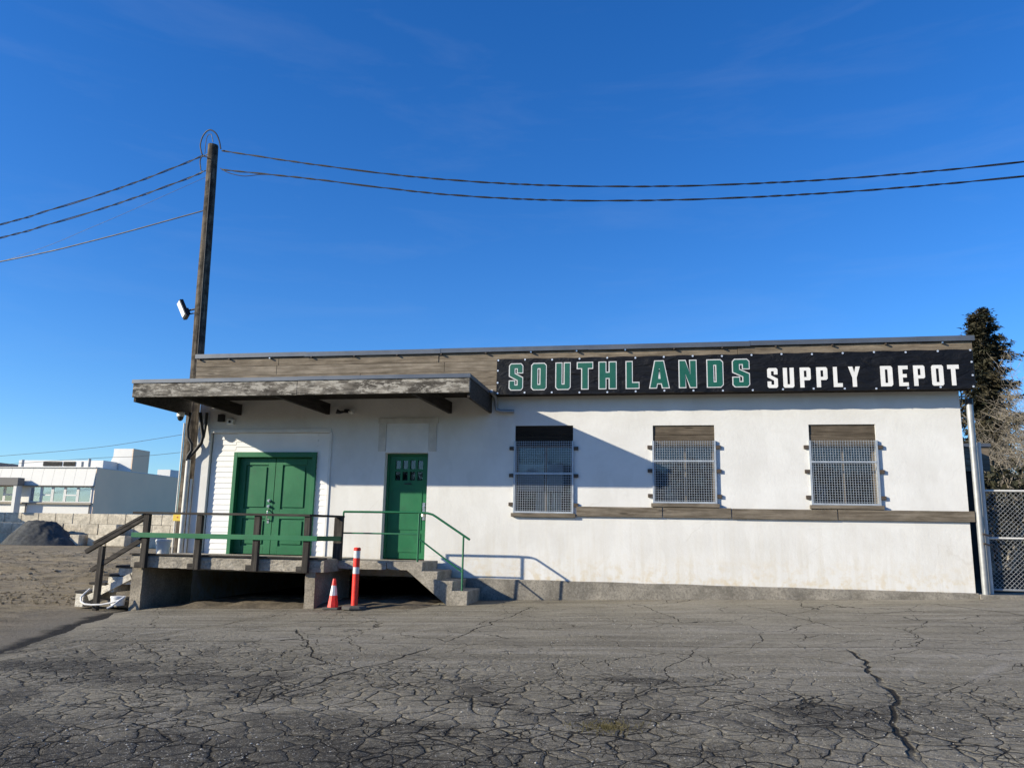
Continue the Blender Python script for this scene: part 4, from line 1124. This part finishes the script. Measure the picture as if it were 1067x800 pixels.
# partition of the same blocks, added just outside the picture to shade the bay
pw = empty('bay_partition', (-59.4, 42, 0), 'tall partition of concrete blocks at the left end of the gravel bay', 'wall')
mb = MB()
for c in range(7):
    for i in range(2):
        y = 40.4 + bw*(i + (.5 if c % 2 else 0)); mb.box(-59.9, -59.05, y+.01, y+bw-.01, bh*c, bh*(c+1)-.012)
mb.build('block_wall', M['block'], pw, bevel=.03)
# gravel heap
mb = MB(); n = 70
for j in range(n+1):
    for i in range(n+1):
        x = -53.2 + 8.0*i/n; y = 38.6 + 5.4*j/n
        dx = (x+50.4)/3.0; dy = (y-42.2)/2.7
        d = math.sqrt(dx*dx*(1.5 if dx < 0 else .62) + dy*dy)
        z = 2.9*max(0, 1-d)
        z = min(z, 1.88+.12*mnoise.noise(Vector((x, y, 0))))
        z += (.13*mnoise.fractal(Vector((x*1.1, y*1.1, 3)), .8, 2, 4) + .05*mnoise.noise(Vector((x*6, y*6, 3)))) * min(1, z*2)
        mb.v.append((x, y, z-.05))
for j in range(n):
    for i in range(n):
        a = j*(n+1)+i; mb.f.append((a, a+1, a+n+2, a+n+1))
o = mb.build('gravel_heap', M['gravel'], smooth=True); tag(o, 'heap of dark grey gravel against the far concrete block wall', 'gravel heap')
# the white works building
fb_ = empty('works_building', (-68, 58, 0), 'white flat-roofed works building with window band and grey windowless side wall', 'building')
FX, FY = -54.9, 54.0
MB().box(-95, FX-.02, FY+.02, FY+13.8, 0, 5.35).build('wall', M['bg_white'], fb_)
MB().box(FX-.018, FX+.02, FY+.0, FY+13.9, 0, 7.18).build('side_wall', M['bg_grey'], fb_)
mb = MB()                       # sloping cladding panels over the window band
x = -95.0
while x < FX-.05:
    q = min(x+1.22, FX-.03)
    mb.add([(x+.012,FY-.22,5.42),(q-.012,FY-.22,5.42),(q-.012,FY+.05,7.2),(x+.012,FY+.05,7.2),(x+.012,FY+.5,5.42),(q-.012,FY+.5,5.42),(q-.012,FY+.5,7.2),(x+.012,FY+.5,7.2)],
           [(0,1,2,3),(4,7,6,5),(0,4,5,1),(1,5,6,2),(2,6,7,3),(3,7,4,0)]); x += 1.22
mb.build('cladding', M['bg_white'], fb_)
MB().box(-95, FX-.03, FY-.1, FY+13.8, 7.20, 7.26).build('roof', M['bg_white'], fb_)
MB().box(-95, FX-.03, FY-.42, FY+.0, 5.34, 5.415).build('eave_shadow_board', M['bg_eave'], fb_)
MB().box(-95, FX-.05, FY-.28, FY+.018, 3.60, 3.74).build('ledge', M['bg_trim'], fb_)
def far_window(x0, x1, split):
    f = MB(); y0 = FY-.06
    f.box(x0, x0+.13, y0, FY+.015, 3.78, 5.33); f.box(x1-.13, x1, y0, FY+.015, 3.78, 5.33)
    f.box(x0+.131, x1-.131, y0, FY+.015, 3.78, 3.86); f.box(x0+.131, x1-.131, y0, FY+.015, 5.24, 5.33)
    if split: f.box(x0+.131, x1-.131, y0-.02, FY+.015, 4.42, 4.55)
    w = f.build('window', M['bg_white'], fb_)
    MB().box(x0+.1, x1-.1, FY-.03, FY-.01, 3.82, 5.28).build('pane', M['glass_bg'], w)
    MB().box(x0+.1, x1-.1, FY-.004, FY+.012, 3.82, 5.28).build('blind', M['blind_far'], w)  # pale blue backing: the reflected sky is put into its colour
x = -62.1
for w_, s in ((1.35,0),(1.25,1),(1.4,0),(1.45,1),(1.55,0)):
    far_window(x, x+w_-.02, s); x += w_
x = -67.5
for w_, s in ((1.3,0),(1.2,0),(1.55,1)):
    far_window(x, x+w_-.02, s); x += w_
MB().box(-95, -62.5, FY-1.3, FY-.46, 5.35, 6.1).build('entrance_canopy', M['bg_eave'], fb_)
MB().box(-63.0, -62.65, FY-1.2, FY-.46, 2.0, 5.34).build('column', M['bg_white'], fb_)
up_ = MB().box(-66.6, -56.6, FY+3.0, FY+5.2, 7.26, 8.2).build('upper_storey', M['bg_white'], fb_)
for a, b in ((-63.6,-61.4),(-61.2,-59.8)): MB().box(a, b, FY+2.94, FY+2.998, 7.6, 8.05).build('vent_opening', M['dark'], up_)
ph = MB().prism([(-57.9,7.2),(-55.05,7.2),(-55.03,9.65),(-57.25,9.65),(-57.25,8.9)], FY+5.3, FY+8.0)
ph.build('plant_room', M['bg_white'], fb_)
MB().box(-55.02, -54.95, FY+5.3, FY+8.1, 7.2, 9.66).build('plant_room_side', M['bg_grey'], fb_)
MB().box(-62.7, -60.9, 75, 77, 6.5, 8.7).build('roof_unit', M['bg_white'], fb_)
for x, h in ((-65.2,.9),(-58.2,.7),(-57.4,1.0)): MB().tube([(x,FY+2,7.2),(x,FY+2,7.26+h)], .14, 8).build('roof_vent', M['galv'], fb_)
MB().box(-94, -68.5, FY+2, FY+6, 7.26, 7.9).build('roof_unit', M['bg_eave'], fb_)
for x in (-62.35, -55.2): MB().tube([(x,FY-.06,0),(x,FY-.06,3.58)], .06, 6).build('drain_pipe', M['bg_eave'], fb_)
# far tree behind the works
def leafy(x, y, z0, H, W_, seed, lab):
    r2 = random.Random(seed); e = empty('distant_tree', (x, y, z0), lab, 'tree')
    MB().tube([(x,y,z0),(x,y,z0+H*.7)], [.25,.1], 6).build('trunk', M['conifer_bark'], e)
    mb = MB()
    cl_ = [(r2.gauss(0,W_*.4), r2.gauss(0,W_*.4), H*r2.uniform(.45,.95), r2.uniform(.4,.9)) for _ in range(14)]
    for i in range(1800):
        a, b, c_, s_ = r2.choice(cl_)
        p = Vector((x+a+r2.gauss(0,s_*.6), y+b+r2.gauss(0,s_*.6), z0+c_+r2.gauss(0,s_*.4)))
        u = Vector((r2.gauss(0,1), r2.gauss(0,1), r2.gauss(0,1))).normalized()*.22; v = Vector((r2.gauss(0,1), r2.gauss(0,1), r2.gauss(0,1))).normalized()*.13
        mb.add([p-u, p-v, p+u, p+v], [(0,1,2,3)])
    mb.build('crown', M['hedge'], e)
leafy(-62.0, 92, 0, 10.6, 2.6, 4, 'small dark tree showing beyond the grey side wall')

# unseen hedge added behind the photographer to cut the low sky light
hr_ = empty('hedgerow', (0, -46, 0), 'long dark hedgerow across the street facing the depot', 'hedge')
mb = MB(); r2 = random.Random(8)
for i in range(14000):
    hx = r2.uniform(-75, 75); top = 6.5 + 1.6*mnoise.noise(Vector((hx*.2, 0, 0))) + .8*mnoise.noise(Vector((hx*.9, 2, 0)))
    c_ = Vector((hx, r2.uniform(-47.5, -45), top*(r2.random()**.7))); s_ = r2.uniform(.3, .7)
    u = Vector((r2.gauss(0,1), r2.gauss(0,1), r2.gauss(0,1))).normalized()*s_; v = Vector((r2.gauss(0,1), r2.gauss(0,1), r2.gauss(0,1))).normalized()*s_*.6
    mb.add([c_-u, c_-v, c_+u, c_+v], [(0,1,2,3)])
mb.build('foliage', M['hedge'], hr_)

# tuft of dry weeds in the asphalt
we = MB(); r2 = random.Random(9)
for i in range(420):
    a = r2.uniform(0, 6.283); d = abs(r2.gauss(0, .13)); x = -.42+1.3*d*math.cos(a); y = -9.93+.9*d*math.sin(a); z = asph_z(x, y)
    h = r2.uniform(.006, .028); w = r2.uniform(.002, .005); t_ = r2.uniform(0, 6.283)
    we.add([(x-w,y,z),(x+w,y,z),(x+r2.gauss(0,.02),y+r2.gauss(0,.02),z+h)], [(0,1,2)])
o = we.build('weed_tuft', M['weed']); tag(o, 'flat tuft of dry weeds growing in the cracked asphalt', 'weeds', None, 'stuff')

# ------------------------------------------------------------------ light, sky, camera
sd = Vector((1.82, 1.0, -.80)).normalized()
sun = bpy.data.lights.new('Sun', 'SUN'); sun.energy = 5.0; sun.angle = R(.53); sun.color = (1.0, .905, .725)
so_ = bpy.data.objects.new('Sun', sun); col.objects.link(so_); so_.rotation_euler = sd.to_track_quat('-Z', 'Y').to_euler()
w = bpy.data.worlds.new('World'); scn.world = w; w.use_nodes = True
nt = w.node_tree; bg = nt.nodes['Background']
sky = nt.nodes.new('ShaderNodeTexSky'); sky.sky_type = 'NISHITA'; sky.sun_disc = False
sky.sun_elevation = math.asin(-sd.z); sky.sun_rotation = math.atan2(-sd.x, -sd.y) % (2*math.pi)
sky.air_density = 1.0; sky.dust_density = .25; sky.ozone_density = 3.0; sky.altitude = 0
hsv = nt.nodes.new('ShaderNodeHueSaturation'); hsv.inputs['Saturation'].default_value = 1.30; hsv.inputs['Hue'].default_value = .503
nt.links.new(sky.outputs[0], hsv.inputs['Color'])
tn = nt.nodes.new('ShaderNodeMix'); tn.data_type = 'RGBA'; tn.blend_type = 'MULTIPLY'; tn.inputs[0].default_value = 1; tn.inputs[7].default_value = (.78, 1.04, 1.38, 1)
nt.links.new(hsv.outputs[0], tn.inputs[6])
tc = nt.nodes.new('ShaderNodeTexCoord'); mp = nt.nodes.new('ShaderNodeMapping'); mp.inputs['Scale'].default_value = (1.6, 1.6, 9); mp.inputs['Rotation'].default_value = (R(6), R(-5), 0)
nz_ = nt.nodes.new('ShaderNodeTexNoise'); nz_.inputs['Scale'].default_value = 2.4; nz_.inputs['Detail'].default_value = 8; nz_.inputs['Roughness'].default_value = .62; nz_.inputs['Distortion'].default_value = .4
rg = nt.nodes.new('ShaderNodeMapRange'); rg.inputs[1].default_value = .5; rg.inputs[2].default_value = .8; rg.inputs[3].default_value = 0; rg.inputs[4].default_value = .05
mxn = nt.nodes.new('ShaderNodeMix'); mxn.data_type = 'RGBA'; mxn.inputs[7].default_value = (4.2, 4.8, 5.6, 1)
nt.links.new(tc.outputs['Generated'], mp.inputs[0]); nt.links.new(mp.outputs[0], nz_.inputs['Vector']); nt.links.new(nz_.outputs[0], rg.inputs[0])
nt.links.new(rg.outputs[0], mxn.inputs[0]); nt.links.new(tn.outputs[2], mxn.inputs[6]); nt.links.new(mxn.outputs[2], bg.inputs['Color'])
bg.inputs['Strength'].default_value = .094

cam = bpy.data.cameras.new('Camera'); co = bpy.data.objects.new('Camera', cam); col.objects.link(co)
FPX = 830.56
cam.sensor_fit = 'HORIZONTAL'; cam.sensor_width = 36; cam.lens = FPX/1067*36
cam.clip_start = .05; cam.clip_end = 4000
pit, yaw, rol = R(10.65696), R(-10.79167), R(1.11985)
fwd = Vector((math.sin(yaw)*math.cos(pit), math.cos(yaw)*math.cos(pit), math.sin(pit)))
rt = Vector((math.cos(yaw), -math.sin(yaw), 0)); upv = rt.cross(fwd)
r3 = rt*math.cos(rol) + upv*math.sin(rol); u3 = -rt*math.sin(rol) + upv*math.cos(rol)
mat = Matrix((r3, u3, -fwd)).transposed().to_4x4(); mat.translation = (0, -16, 1.55)
co.matrix_world = mat
scn.camera = co
scn.view_settings.view_transform = 'Standard'; scn.view_settings.look = 'None'
scn.view_settings.exposure = .60; scn.view_settings.gamma = 1
scn.view_settings.use_curve_mapping = False
scn.cycles.max_bounces = 8
